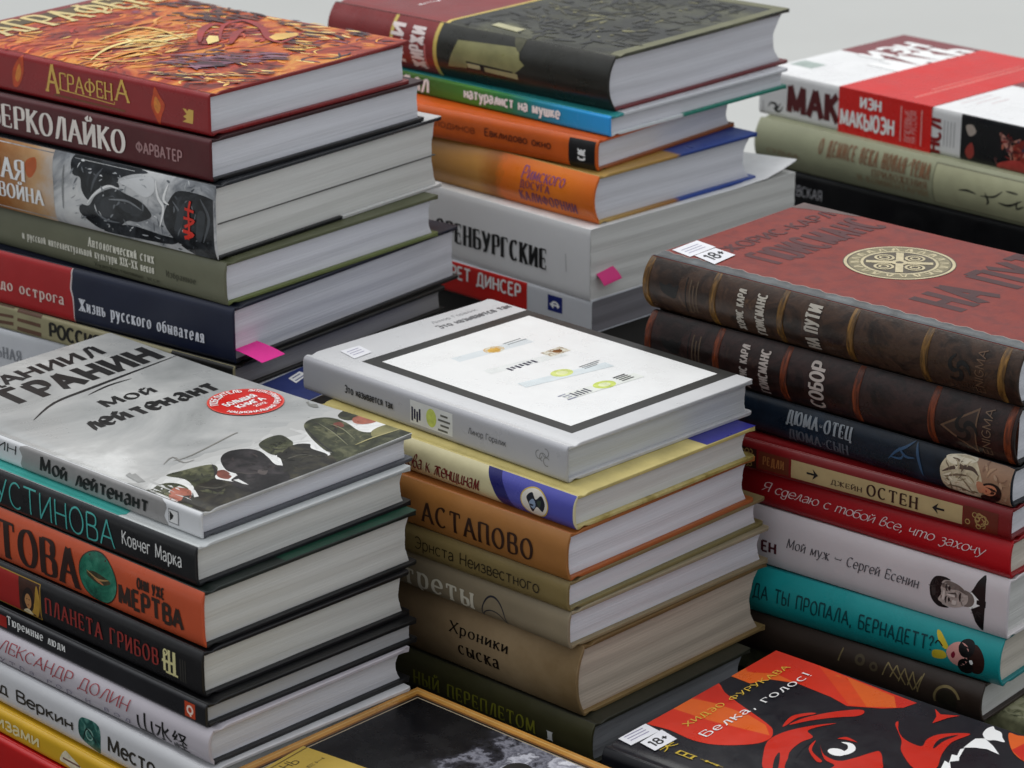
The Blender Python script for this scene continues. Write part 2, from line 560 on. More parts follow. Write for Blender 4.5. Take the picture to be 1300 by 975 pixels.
def brushline(pts, w0, w1):
    """stroke that swells in the middle"""
    pts = smoothline(pts, 4)
    n = len(pts)
    L_, R_ = [], []
    for i, p in enumerate(pts):
        q0, q1 = pts[max(0, i - 1)], pts[min(n - 1, i + 1)]
        d = Vector((q1[0] - q0[0], q1[1] - q0[1])).normalized()
        h = (w0 + (w1 - w0) * math.sin(math.pi * i / (n - 1))) / 2
        L_.append((p[0] - d.y * h, p[1] + d.x * h))
        R_.append((p[0] + d.y * h, p[1] - d.x * h))
    return [(L_ + R_, [(i, i + 1, n + i + 1, n + i) for i in range(n - 1)])]


def arc_text(s, style, c, r, h, a_mid, span, up=1):
    """lettering bent round a circle on the front cover"""
    st = text(s, style)
    xs = [v[0] for q in st for v in q[0]]
    x0, x1 = min(xs), max(xs)
    out = []
    for v, f in st:
        q = []
        for x, y in v:
            a = math.radians(a_mid + (0.5 - (x - x0) / (x1 - x0)) * span * up)
            rr = r + (y / 10 * h if up > 0 else h - y / 10 * h)
            # on the cover 'right' is +y and 'up' is -x
            q.append((c[0] - rr * math.sin(a), c[1] + rr * math.cos(a)))
        out.append((q, f))
    return out


# ------------------------------------------------------------------ books
BOOKS = {
    'A1': (-376.73, 1806.42, 1043.53, -39.54, 254.4, 181, 26.47),
    'A2': (-378.5, 1798.9, 1016.85, -38.87, 255, 197, 26.68),
    'A3': (-383.72, 1791.27, 969.77, -37.82, 260, 217, 47.08),
    'A4': (-370.01, 1790.6, 942.44, -39.43, 255, 197.9, 27.33),
    'A5': (-378.13, 1782.66, 906.28, -36.85, 262, 222.9, 36.16),
    'A6': (-368.84, 1776.04, 889.28, -37.5, 252, 206, 17),
    'A7': (-346.89, 1756.35, 859.28, -34.36, 268, 168, 30),
    'B1': (-132.4, 2001.25, 1012.31, -41.74, 262, 200.7, 37.69),
    'B2': (-107.62, 1980.59, 997.88, -42.96, 235, 192, 14.43),
    'B3': (-130.29, 1963.57, 976.45, -39.09, 240, 160.4, 21.43),
    'B4': (-117.07, 1967.62, 943.12, -44.8, 240, 167.9, 33.33),
    'B5': (-132.09, 1978.29, 893.64, -45.59, 262, 210.2, 49.48),
    'B6': (-129.11, 1969.87, 870.5, -44.5, 255, 200, 23.14),
    'D1': (79.51, 1640.86, 937.15, -42.6, 267, 160, 32.85),
    'D2': (81.17, 1635.43, 902.42, -42, 262, 158, 34.72),
    'D3': (96.29, 1626.43, 878.51, -42.75, 245, 160, 23.91),
    'D4': (90.67, 1611.18, 859.11, -39.01, 240, 150, 19.4),
    'D5': (100.22, 1613.96, 835.72, -40.89, 235, 160, 23.39),
    'D6': (95.88, 1616.01, 798.97, -40.51, 240, 160, 36.75),
    'D7': (91.52, 1607.77, 768.08, -38.73, 236, 158, 30.89),
    'D8': (94.93, 1604.97, 743.21, -39, 222, 160, 24.87),
    'D9': (114.67, 1622.94, 716.21, -40, 250, 165, 27),
    'F1': (-125.33, 1603.9, 898.26, -44.91, 218.9, 158.1, 21.74),
    'F2': (-118.38, 1576.2, 877.94, -44.03, 211, 156.2, 20.32),
    'F3': (-131.17, 1575.33, 849.53, -43.07, 220, 165.4, 28.41),
    'F4': (-131.04, 1574.8, 831.66, -42.89, 220, 175.3, 17.87),
    'F5': (-128.85, 1579.45, 808.88, -44.06, 222, 175.4, 22.78),
    'F6': (-128.13, 1581.39, 765.53, -43.28, 225, 170, 43.35),
    'F7': (-119.49, 1575.15, 739.53, -43.5, 225, 142, 26),
    'G1': (-358.17, 1557.76, 894.82, -42.71, 265, 159, 15.18),
    'G2': (-358.42, 1544.9, 871.98, -42.67, 262, 161.9, 22.84),
    'G3': (-355.6, 1541.73, 839.46, -43.25, 265, 160.1, 32.52),
    'G4': (-352.15, 1537.91, 812.96, -43.9, 262, 153.6, 26.49),
    'G5': (-349.09, 1531.58, 799.19, -44.27, 262, 155.7, 13.77),
    'G6': (-349.1, 1526.29, 778.41, -43.79, 262, 148.9, 20.78),
    'G7': (-346.24, 1524.86, 753.41, -45, 262, 148, 25),
    'G8': (-347.51, 1520.28, 737.41, -45, 262, 140, 16),
    'G9': (-346.74, 1515.29, 715.41, -45, 262, 145, 22),
    'C1': (190.88, 2137.18, 936, -46, 262, 176, 34),
    'C2': (186.15, 2119.03, 900, -45.5, 262, 170, 36),
    'C3': (188.9, 2125.33, 860.1, -45, 255, 168, 39.9),
    'E1': (47.68, 1364.78, 754, -40.6, 240, 160, 26),
    'H1': (-155.54, 1339.02, 746, -43, 225, 150, 30),
    'Y1': (-164.99, 1297.68, 776.3, -36, 120, 90, 2.2),
}
B = {}


class Book:
    pass


def spine_y(bk, v):
    s = min(1.0, max(-1.0, 2 * v / bk.t - 1))
    return bk.b * abs(s) ** bk.p


def lift(bk, x, y):
    """the top board bows up a little towards its free edge"""
    s0 = bk.lift0 or bk.b + 9
    if not bk.warp or y < s0:
        return 0.0
    f = (y - s0) / (bk.W - s0)
    if bk.lift0:
        return bk.warp * f ** 1.5 * max(0, x / bk.L - 0.3) ** 2 * 2
    return bk.warp * f * f * (0.55 + 0.45 * math.cos(x / bk.L * 5.2 + 0.6))


def top_z(bk, y):
    g = bk.groove
    return bk.t - (g * math.exp(-((y - bk.b - 5.0) / 2.6) ** 2) if g else 0)


def book(key, label, group, spine, front=None, back=None, pages=None, b=2.6, p=14, hard=True, name='book', cat='book', warp=0.0, lift0=0):
    x, y, z, yaw, L, Wd, t = BOOKS[key]
    bk = Book()
    bk.L, bk.W, bk.t, bk.b, bk.p = L, Wd, t, b, p
    bk.groove = 1.1 if hard else 0
    bk.warp = warp
    bk.lift0 = lift0
    bk.th = 2.3 if hard else 0.6
    ov = 2.6 if hard else 0.25
    front = front or spine
    back = back or front
    pages = pages or PW
    rnd = random.Random(key)
    root = thing(name, label, cat, group, (x / 1000, y / 1000, z / 1000), math.radians(yaw))
    bk.root = root
    th = bk.th
    fl_ = max(b, th) if hard else b
    # spine: outer curve and inner curve
    N = 22
    outer = [(spine_y(bk, t * (1 - i / N)), t * (1 - i / N)) for i in range(N + 1)]
    inner = [(min(b - 0.02, spine_y(bk, v) + th), v) for v in [th + (t - 2 * th) * i / N for i in range(N + 1)]]
    if not hard:
        inner = [(spine_y(bk, v) * 0.5 + b * 0.5 + 0.3 if False else min(b + 0.2, spine_y(bk, v) + 0.5), v) for v in [th + (t - 2 * th) * i / N for i in range(N + 1)]]
    bm = bmesh.new()
    prism(bm, outer + inner, 0, L, 12)
    bk.spine = bevel(link('spine', bm, spine, root), 0.0007, 3)
    ys = [b, b + 1.5, b + 2.8, b + 4, b + 5, b + 6, b + 7.2, b + 8.6, b + 11] if hard else [b]
    ys += [b + 11 + (Wd - b - 11) * i / 6 for i in range(1 if hard else 0, 6)] + [Wd - 14, Wd - 7, Wd - 2.2, Wd]
    ys = sorted(set(ys[1:] if not hard else ys))
    ys = [b] + [q for q in ys if q > b + 0.2]
    for nm, mt, flip in (('front_cover', front, False), ('back_cover', back, True)):
        up = [(yy + 0.03, top_z(bk, yy)) for yy in ys]
        lo = [(yy + 0.03, t - th) for yy in reversed(ys)]
        pg = up + lo
        if flip:
            pg = [(a, t - c) for a, c in pg]
        bm = bmesh.new()
        prism(bm, pg, 0, L, 12)
        for vv in bm.verts:     # corners of the boards are slightly bumped
            if vv.co.y > (Wd - 0.1) / 1000 and (vv.co.x < 1e-6 or vv.co.x > (L - 0.001) / 1000):
                vv.co.x += (1 if vv.co.x < 1e-6 else -1) * rnd.uniform(0.0006, 0.0018)
        if not flip and warp:
            for vv in bm.verts:
                vv.co.z += lift(bk, vv.co.x * 1000, vv.co.y * 1000) / 1000
        o = bevel(link(nm, bm, mt, root), 0.0005 if hard else 0.0002)
        setattr(bk, 'front' if not flip else 'back', o)
    # page block
    cc = (b * 0.9 if p < 8 else 0.8) if hard else 0.2
    z0, z1 = th + 0.05, t - th - 0.05
    rows = max(6, int((z1 - z0) / 0.8))
    cols = 8
    bm = bmesh.new()
    ph = rnd.uniform(0, 6)
    ends = []
    for xe, sg in ((ov, -1), (L - ov, 1)):
        grid = []
        for i in range(rows + 1):
            v = z0 + (z1 - z0) * i / rows
            sv = 2 * v / t - 1
            yl = min(b + th * 0.4, spine_y(bk, v) + th + 0.15) if hard else b + 0.4
            yr = Wd - ov - 0.8 - cc * 1.6 * (1 - sv * sv) - rnd.uniform(0, 0.25)
            jit = rnd.gauss(0, 0.024)
            row = []
            for j in range(cols + 1):
                y_ = yl + (yr - yl) * j / cols
                d_ = 0.22 * math.sin(v * 0.55 + ph + 0.8 * math.sin(y_ * 0.03 + ph)) + jit + rnd.gauss(0, 0.02)
                row.append(bm.verts.new(((xe + sg * (d_ - 0.25)) / 1000, y_ / 1000, v / 1000)))
            grid.append(row)
        ends.append(grid)
    for gi, grid in enumerate(ends):
        for i in range(rows):
            for j in range(cols):
                q_ = (grid[i][j], grid[i][j + 1], grid[i + 1][j + 1], grid[i + 1][j])
                bm.faces.new(q_ if gi else tuple(reversed(q_)))
    A_, B_ = ends
    for i in range(rows):
        bm.faces.new((A_[i][0], B_[i][0], B_[i + 1][0], A_[i + 1][0]))
        bm.faces.new((A_[i][cols], A_[i + 1][cols], B_[i + 1][cols], B_[i][cols]))
    for j in range(cols):
        bm.faces.new((A_[0][j], A_[0][j + 1], B_[0][j + 1], B_[0][j]))
        bm.faces.new((A_[rows][j], B_[rows][j], B_[rows][j + 1], A_[rows][j + 1]))
    bk.pages = link('page_block', bm, pages, root, smooth=0)
    B[key] = bk
    return bk


def decal(key, surf, name, items, label=None, base=0.10, inc=None):
    """printed shapes on the spine ('S') or front cover ('C') of a book; items = [(shape, material), ...]"""
    bk = B[key]
    bm = bmesh.new()
    mats = []
    lay = 0
    total = sum(len(i[0]) for i in items)
    inc = inc or (0.007 if total < 40 else 0.004 if total < 120 else 0.0011)
    for shp, mt in items:
        if mt not in mats:
            mats.append(mt)
        mi = mats.index(mt)
        for v, f in shp:
            lay += 1
            vs = [bm.verts.new((px, py, base + inc * lay)) for px, py in v]
            for ff in f:
                if len(set(ff)) > 2:
                    try:
                        fc = bm.faces.new([vs[i] for i in ff])
                        fc.material_index = mi
                    except ValueError:
                        pass
    bmesh.ops.triangulate(bm, faces=[f for f in bm.faces if len(f.verts) > 4])

    def cut(co, no, clear=False):
        bmesh.ops.bisect_plane(bm, geom=bm.verts[:] + bm.edges[:] + bm.faces[:], plane_co=co, plane_no=no, clear_outer=clear, dist=1e-5)
    cut((bk.L - 0.4, 0, 0), (1, 0, 0), True)
    cut((0.4, 0, 0), (-1, 0, 0), True)
    if surf == 'S':
        cut((0, bk.t - 0.35, 0), (0, 1, 0), True)
        cut((0, 0.35, 0), (0, -1, 0), True)
        ks = [i / 12 for i in range(1, 12)] if bk.p < 8 else [0.03, 0.06, 0.1, 0.15, 0.85, 0.9, 0.94, 0.97]
        for k in ks:
            cut((0, bk.t * k, 0), (0, 1, 0))
    else:
        cut((0, bk.W - 0.4, 0), (0, 1, 0), True)
        cut((0, bk.b + 0.1, 0), (0, -1, 0), True)
        if bk.warp:
            for i in range(1, 12):
                cut((bk.L * i / 12, 0, 0), (1, 0, 0))
            for i in range(1, 8):
                cut((0, bk.W * i / 8, 0), (0, 1, 0))
        if bk.groove:
            for d in (1.5, 2.8, 4, 5, 6, 7.2, 8.6, 11):
                cut((0, bk.b + d, 0), (0, 1, 0))
    if not bm.faces:
        bm.free()
        return None
    for v in bm.verts:
        u, w, o = v.co
        if surf == 'S':
            e = 0.02
            dy = (spine_y(bk, w + e) - spine_y(bk, w - e)) / (2 * e)
            n = math.hypot(1, dy)
            v.co = (u / 1000, (spine_y(bk, w) - o / n) / 1000, (w + o * dy / n) / 1000)
        else:
            v.co = (u / 1000, w / 1000, (top_z(bk, w) + lift(bk, u, w) + o) / 1000)
    want = Vector((0, -1, 0)) if surf == 'S' else Vector((0, 0, 1))
    bm.normal_update()
    for f in bm.faces:
        if f.normal.dot(want) < 0:
            f.normal_flip()
    o = link(name, bm, mats, bk.spine if surf == 'S' else bk.front, smooth=60)
    if label:
        o['label'] = label
    return o


def T(key, s, style, box_, mt, mode='S', name='title_lettering', base=0.22, v=None, cap=None, **kw):
    (ax, ay), (bx, by) = box_
    if v:
        ay, by = v[0] * B[key].t, v[1] * B[key].t
    if cap:
        bx = ax - cap
    if mode == 'C' and base == 0.22:
        base = 0.13
    box_ = [(ax, ay), (bx, by)]
    if s.startswith('~'):
        st = builtin(s[1:], 0.01)
    else:
        # widen or narrow the nib so that stems keep their weight when the word is fitted to its box
        wd = kw.pop('wide', None)
        if wd is None:
            st = text(s, style, **kw)
            xs = [q[0] for t_ in st for q in t_[0]]
            ys = [q[1] for t_ in st for q in t_[0]]
            w, h = (abs(bx - ax), abs(by - ay)) if mode == 'S' else (abs(by - ay), abs(bx - ax))
            wd = (h / (max(ys) - min(min(ys), 0))) / (w / (max(xs) - min(xs)))
        st = text(s, style, wide=min(2.0, max(0.55, wd)), **kw)
    return decal(key, 'C' if mode == 'C' else 'S', name, [(fit(st, box_[0], box_[1], mode), mt)], base=base)


def ink(h, rough=0.45):
    return M(h, rough, 0.10, 120, 0.05)


GA, GB, GC, GD, GE, GF, GG = ('books in the back left pile', 'books in the back middle pile', 'books in the back right pile', 'books in the right pile',
                             'books lying in the foreground', 'books in the middle pile', 'books in the front left pile')
gold, white, black = M('#d9b45e', 0.35, 0.12, 90, 0.1), M('#efefee', 0.45, 0.03), M('#17171a', 0.4, 0.15)

def daubs(reg, n, cols, l0, l1, w0, w1, ang=None, spread=0.4, rough=0.32):
    mx, my = sum(p[0] for p in reg) / len(reg), sum(p[1] for p in reg) / len(reg)
    res = []
    for i in range(n):
        k = random.randrange(len(reg))
        e0, e1 = reg[k], reg[(k + 1) % len(reg)]
        g_ = random.random()
        e = (e0[0] + (e1[0] - e0[0]) * g_, e0[1] + (e1[1] - e0[1]) * g_)
        f = math.sqrt(random.random()) * 0.95
        cx_, cy_ = mx + (e[0] - mx) * f, my + (e[1] - my) * f
        a_ = random.uniform(0, math.pi) if ang is None else random.gauss(ang, spread)
        l_ = random.uniform(l0, l1)
        j = l_ * 0.25
        res.append((brushline([(cx_ - l_ * math.cos(a_), cy_ - l_ * math.sin(a_)), (cx_ + random.uniform(-j, j), cy_ + random.uniform(-j, j)), (cx_ + l_ * math.cos(a_), cy_ + l_ * math.sin(a_))], w0 * 0.3, random.uniform(w0, w1)), M(random.choice(cols), rough, 0.25, 90)))
    return res


# ================= back left pile
flame = PHOTO([(0.2, '#2e1214'), (0.36, '#6e1f18'), (0.46, '#a83c1a'), (0.55, '#cc7028'), (0.64, '#dc9c44'), (0.72, '#8c3820'), (0.85, '#4a2020')], 34, 0.3, 1.2, (1, 0.6, 1))
red1 = M('#96262a', 0.28, 0.10, 30, 0.15)
bk = book('A1', 'red hardback with golden lettering and a fiery painted cover, topmost of the back left pile', GA, red1, M('#8a2220', 0.28, 0.1), M('#8e2426', 0.3), PW, warp=1.6)
items = [(rect(24, 4, bk.L - 1, bk.W - 1), flame)]
rnd = random.Random(3)
pal = [M(h, 0.3, 0.2, 60) for h in ('#e8c070', '#d9772c', '#b5381f', '#5b2a3a', '#f0d890', '#7c2018', '#45303c', '#cf5a26', '#e39a3c', '#8a5068')]
for i in range(420):
    u, v = rnd.uniform(30, bk.L - 6), rnd.uniform(6, bk.W - 6)
    edge = u > bk.L - 62 or v > bk.W - 60
    a = rnd.gauss(1.35, 0.4) if not edge else rnd.gauss(0.7, 0.8)
    ln = rnd.uniform(4, 11) if not edge else rnd.uniform(3, 8)
    dx, dy = math.cos(a) * ln, math.sin(a) * ln
    bend = rnd.uniform(-4, 4)
    items.append((brushline([(u - dx, v - dy), (u + bend, v + bend * 0.5), (u + dx, v + dy)], 0.3, rnd.uniform(0.9, 3.2)), pal[rnd.choice((0, 1, 2, 2, 7, 8, 5, 8, 1, 5) if not edge else (0, 3, 6, 9, 4, 5, 6, 1, 8, 2))]))
fg = M('#a02c28', 0.3, 0.3, 60)
pu = M('#5d3244', 0.3, 0.35, 80)
items += daubs([(118.4,5.3),(97.1,47.7),(78.4,109.7),(84.3,143.9),(133.7,105.6),(158.9,65),(158,31.5),(149.8,5.5)], 70, ('#e0a050', '#d88838', '#c8641f', '#ecc070', '#b84a1c', '#e8b060'), 6, 16, 1.4, 4.2, 1.25, 0.35)
items += daubs([(122,28),(105.7,61.7),(100.1,98.9),(118.7,107.2),(148.2,89.8),(142.3,71.4),(128.3,53.1)], 34, ('#f0d48c', '#e8c070', '#f4e0a8', '#dc9c44'), 6, 15, 0.9, 3.0, 1.3, 0.3)
items += daubs([(43.8,155.9),(48,182.6),(88.7,208.4),(118.9,195),(135.2,171.2),(115.1,147.3),(92.5,135.9)], 60, ('#5a2a26', '#43202a', '#6d3428', '#7c4a3a', '#38202a'), 4, 12, 1.6, 4.4, 0.2, 0.5)
items += daubs([(126.1,134.6),(124.3,154.9),(142.6,148.3),(182,131.5),(186.7,118.3),(153.5,128.9),(173.5,97.2),(156.4,89.8),(137.1,115.4)], 46, ('#a8322a', '#c24a34', '#8c2422', '#d0603c', '#7c2030'), 3, 8, 1.4, 3.6, 0.9, 0.6)
items += daubs([(172,39.8),(166.1,64.3),(174.6,88),(203.1,104.8),(222.5,104.3),(229.5,87.3),(212.1,66.5),(203.5,40.3),(189.7,32.1)], 80, ('#5d3444', '#7c4a60', '#43242f', '#8a5c70', '#6d3a3a', '#9c7080'), 4, 11, 1.4, 3.8, 0.55, 0.35)
items += daubs([(132.2,176.1),(155.7,188.1),(191.3,188.5),(222.5,185.9),(224.3,159.6),(220.7,129.5),(215.5,105.1),(190.1,138.2),(178.7,163.8)], 90, ('#3c2a34', '#52343a', '#e0b860', '#c8702c', '#403048', '#ecd08c', '#6d4030'), 3, 9, 1.2, 3.6, 0.3, 0.25)
items += daubs([(181.3,12.5),(205.4,26.2),(229.3,39.7),(239.8,79.8),(251.5,58),(256.8,13.8),(219.1,12.8)], 80, ('#e0b060', '#b85a28', '#5a2c26', '#8c4428', '#e8cc88', '#40242a'), 2.5, 7, 1.0, 3.2, 0.6, 0.3)
items += [(brushline([(158.7,105.4),(129.7,137.7),(128,158),(152.9,149.6),(179.3,129.3),(193.9,127.6),(182.5,159.8)], 1.2, 5), fg), (brushline([(152.6,93.5),(130.5,116.9),(120.3,137),(130.7,138.4)], 1.5, 6), fg), (brushline([(171.6,102.4),(151.7,127.4),(148.5,138.9)], 1.5, 6), fg),
          (brushline([(137,14.2),(121.5,40.8),(116.8,64),(124.6,77.2),(143.9,79.5)], 0.8, 3.6), pal[4]), (brushline([(98.5,55.7),(93.5,79.4),(91.5,99),(111.4,101.2),(142.6,92.1)], 0.8, 3.6), pal[0]), (brushline([(146,15.1),(139.6,42.5),(144.7,53.3),(161,53.5)], 0.8, 3), pal[8]),
          (poly([(150.1,101.7),(143.8,110.4),(149.5,113),(160.2,103.2),(161.2,92.4)]), pal[4]), (poly([(177.4,131.2),(173.5,141.9),(182.4,151.3),(188.6,147.4),(189.4,132.2),(186.4,126.9)]), pal[0])]
decal('A1', 'C', 'painted_art', items)
decal('A1', 'C', 'title_band', [(rect(9, 4, 24, bk.W - 1), M('#5d4a26', 0.35, 0.4, 60))], base=0.45)
T('A1', 'АГРАФЕНА', 'deco', [(43.1,28.2),(5.9,189.2)], M('#d8c58e', 0.35, 0.1), 'C', base=0.55)
T('A1', 'А', 'deco', [(109.9,6.4),(123,24.7)], gold)
T('A1', 'ГРАФЕН', 'deco', [(122.9,9.6),(171.6,20.6)], gold)
T('A1', 'А', 'deco', [(173,10.4),(186.5,24.3)], gold)
fl1, fl2 = M('#c4501f', 0.35, 0.3, 200), M('#d98a3a', 0.35, 0.3, 200)
decal('A1', 'S', 'spine_ornament', [
    (line([(122.2,9.5),(172.4,7.5),(172.8,9.3)], 0.7, False), gold),
    (line([(117.7,5.3),(181.9,4.8)], 1.2, False), M('#7c4a20', 0.4)),
    (poly([(232.4,14.7),(235.5,14.6),(236.2,13.4),(237.8,15),(241.7,14.7),(240.8,6.2),(231.9,6.4),(235.6,8.5),(232.6,9.7),(235.8,11.5)]), gold)])

decal('A1', 'S', 'flame_ornament', [(blob([(88.8,26),(90.1,17.4),(87.4,10),(83.6,5.3),(79.2,5.2),(78.8,13.4),(82.2,19.8)]), fl1), (blob([(85.7,20.3),(87.5,14.7),(83.8,8.3),(81.5,11.5)]), fl2)])
decal('A1', 'S', 'flame_ornament', [(blob([(208.7,24.1),(213.1,18.9),(217.2,14),(213.9,6.7),(212,1.3),(208.4,5.8),(205.1,12.1),(206.7,18)]), fl1), (blob([(209.1,18.3),(213.5,13.4),(210.9,7.9),(207.6,11.9)]), fl2)])

book('A2', 'dark maroon hardback with white condensed capitals, right under the red fiery one', GA, M('#5c1c22', 0.4, 0.1, 40, 0.2), M('#3a1418', 0.4), M('#1c1a1c', 0.35), PW)
T('A2', 'БЕРКОЛАЙКО', 'cond', [(57.8,13.6),(182.8,21.8)], M('#e9e1da'), v=(0.2, 0.94))
T('A2', 'ФАРВАТЕР', 'sansb', [(191.6,8.4),(231.7,12.1)], M('#a88484'), name='author_lettering', v=(0.32, 0.62))

photo = PHOTO([(0.25, '#3c3e42'), (0.42, '#8c8f93'), (0.55, '#c9cacb'), (0.75, '#e0e0de')], 22, 0.16, 0.8)
bk = book('A3', 'thick glossy hardback with a grey smoking photograph and red sign on its spine', GA, photo, M('#303236', 0.2), RAMPX([(0, '#17181a'), (0.545, '#17181a'), (0.55, '#d4d4d2'), (1, '#d4d4d2')], 0, 213, 1, 0.25, 0.01), PG, b=3.4, p=5)
dk, dk2 = PHOTO([(0.3, '#15171a'), (0.5, '#2d3034'), (0.7, '#4d5156')], 70, 0.16, 0.6), M('#3c4045', 0.2, 0.3, 90)
tan = RAMPX([(0, '#5d3a22'), (0.5, '#a8713f'), (0.8, '#c9a47a'), (1, '#c8c2bc')], 20, 128, 0, 0.2, 0.2)
gr = [M(h, 0.2, 0.3, 120) for h in ('#5a5e63', '#72767b', '#8c9094', '#d0d2d3', '#4a4e53', '#aeb1b4')]
its = []
for i in range(150):
    u, v = rnd.uniform(138, bk.L - 4), rnd.uniform(2, bk.t - 2)
    a_ = rnd.gauss(0.5, 0.9)
    l_ = rnd.uniform(0.8, 3.2)
    right = u > 212
    its.append((brushline([(u - l_ * math.cos(a_), v - l_ * math.sin(a_)), (u + rnd.uniform(-.6, .6), v + rnd.uniform(-.6, .6)), (u + l_ * math.cos(a_), v + l_ * math.sin(a_))], 0.15, rnd.uniform(0.4, 1.5)), gr[rnd.choice((0, 1, 4, 3, 2, 1) if right else (3, 2, 5, 1, 3, 5))]))
decal('A3', 'S', 'photo_grain', its, base=0.02, inc=0.0012)
decal('A3', 'S', 'printed_art', [
    (rect(0, 0, 122, bk.t), tan), (blob([(97.6,36.1),(106.2,39.8),(107.3,32.9),(101.7,26.1),(97.7,27.8)]), M('#c4652a', 0.2, 0.3)),
    (blob([(138.3,43.9),(140,34.9),(146.4,33.6),(147.4,25.6),(153.5,20.2),(160.4,27.8),(171.9,33.3),(180.5,33),(180.1,38.1),(191.3,42.9),(203.9,45.6),(188.5,47.6),(166.7,49.7),(146,49.8)]), dk),
    (blob([(146,16.6),(144.8,11.1),(154,5.6),(163.4,2.6),(176.4,6.1),(186.3,12.6),(195.7,13.7),(206.9,18.6),(205.6,22.9),(198.1,27.4),(187.4,29.6),(174.9,31.5),(160.2,24.9),(153.2,17)]), dk),
    (brushline([(151.7,18.2),(158.6,25.2),(170.2,32.1),(179.7,32.1)], 0.5, 1.6), white),
    (blob([(164.8,22.8),(177.7,26.2),(173.9,16.2),(164,10.9)]), dk2), (blob([(180.7,23.2),(196.3,23.6),(199.2,19.5),(185.1,18.2)]), dk2),
    (blob([(163.4,2),(186.1,10.2),(217.2,8.9),(229.4,8.8),(223,4.2),(195,2.5)]), dk),
    (blob([(224.7,34.3),(234.1,39.9),(258.1,38.9),(263.7,32),(260.6,-2.6),(241.2,0.6),(226.3,8.2),(217.8,19.3)]), dk),
    (brushline([(226.1,32.2),(233.2,23.2),(229.5,11.1)], 0.4, 2.0), M('#6c7075', 0.2, 0.3)), (brushline([(249.1,37.4),(256,26.1),(250.7,10.4)], 0.4, 2.2), M('#5a5e63', 0.2, 0.3)), (brushline([(166.2,42.7),(159.3,34.6),(155.5,25.8)], 0.4, 1.8), M('#5a5e63', 0.2, 0.3)), (brushline([(171.2,23.9),(187.1,25.5),(199.4,21.8)], 0.3, 1.4), M('#8c9094', 0.2, 0.3)), (brushline([(157.9,14.5),(167.1,10.3),(179.8,10.3)], 0.3, 1.4), M('#6c7075', 0.2, 0.3)), (blob([(230.4,26.1),(236.8,33),(232.9,17.5),(226.7,14)]), dk2), (blob([(247.2,29.1),(253.1,27.9),(249.3,11.3),(244.8,12.8)]), dk2),
    (brushline([(211.4,42.3),(213.9,32.4),(218.1,26.3),(214.4,14.1)], 0.4, 2.2), white), (brushline([(222.1,41.8),(218.5,32.1),(222.9,29.4)], 0.4, 2.0), white),
    (blob([(181.6,37.2),(206.9,43.8),(211.1,36.5),(203,30.5),(190.8,34.2)]), M('#d9dadb', 0.2, 0.06)),
    (brushline([(132.3,39.4),(130.5,26.2),(130.1,10.9)], 0.5, 1.6), M('#8d8f90', 0.2))])
bm = bmesh.new()
box(bm, (bk.L - 6) / 1000, (bk.L - 2.1) / 1000, 0.006, (bk.W - 5) / 1000, bk.t * 0.46 / 1000, (bk.t * 0.46 + 0.5) / 1000)
link('page_gap', bm, M('#5a5a58', 0.8), bk.root, smooth=0)
decal('A3', 'C', 'flap_edge', [(rect(bk.L - 40, bk.W - 20, bk.L, bk.W), M('#c9c9c8', 0.25))])
rs = M('#d4331f', 0.3)
decal('A3', 'S', 'red_sign', [(line([(241.4,34.9),(239.6,27.8),(239.8,18.7),(238.6,10.5)], 1.6), rs), (line([(236.6,29.5),(244.1,28.6)], 1.8), rs), (line([(235.5,23.6),(244.1,22.9),(236,18)], 1.8), rs), (line([(234.4,15.4),(243.1,14.2),(235.6,11.1)], 2.2), rs)], base=0.75)
T('A3', 'ВТОРАЯ', 'cond', [(28.8,26.1),(96.9,39.3)], white, base=0.5, v=(0.47, 0.77))
T('A3', 'МИРОВАЯ ВОЙНА', 'cond', [(6.4,14),(113.3,20.6)], white, base=0.5, v=(0.2, 0.47))

book('A4', 'olive grey hardback with two lines of small white lettering, above the navy and red one', GA, M('#757662', 0.5, 0.08, 30), M('#63664c', 0.5), M('#77804f', 0.5), PW, b=3, p=4)
T('A4', 'Антологический стих', 'serifb', [(134.8,21.9),(195,23.2)], M('#dedccf'), v=(0.56, 0.8))
T('A4', 'и русской интеллектуальной культуры XIX–XX веков', 'serifb', [(72.9,13.9),(194.5,15)], M('#dedccf'), v=(0.27, 0.53))
T('A4', 'Художественные эссе', 'serif', [(139.4,5.8),(198.4,9.2)], M('#4c4c3c'), name='author_lettering', v=(0.1, 0.24))
T('A4', 'Избранное', 'serif', [(204.7,10.9),(230.8,13.1)], M('#4c4c3c'), name='publisher_mark', v=(0.3, 0.5))

bk = book('A5', 'navy hardback with a red left half and white lettering, pink tab between its pages', GA, M('#1f2740', 0.4, 0.08, 40), M('#1b2033', 0.4), M('#23221f', 0.4, 0.3, 60), PW)
rp = [(125.7,39.3),(126.4,30.6),(124.5,23),(126.1,16),(126.3,0.3)]
decal('A5', 'S', 'red_panel', [(poly([(0, 0), (0, bk.t)] + [(u, min(bk.t, max(0, v))) for u, v in rp]), M('#b3262a', 0.4, 0.08)),
                              (brushline([(125,39.7),(125.8,31.6),(124.5,23),(126.1,16),(126.4,1.4)], 0.5, 1.4), M('#cfc6c6', 0.5))])
T('A5', 'от кабака до острога', 'serifb', [(3.8,11.5),(117.9,19.1)], M('#e4cfc6'), v=(0.24, 0.5))
T('A5', 'Жизнь русского обывателя', 'serifb', [(130.7,13.2),(238.5,14.4)], M('#dfe1e8'), v=(0.2, 0.5))

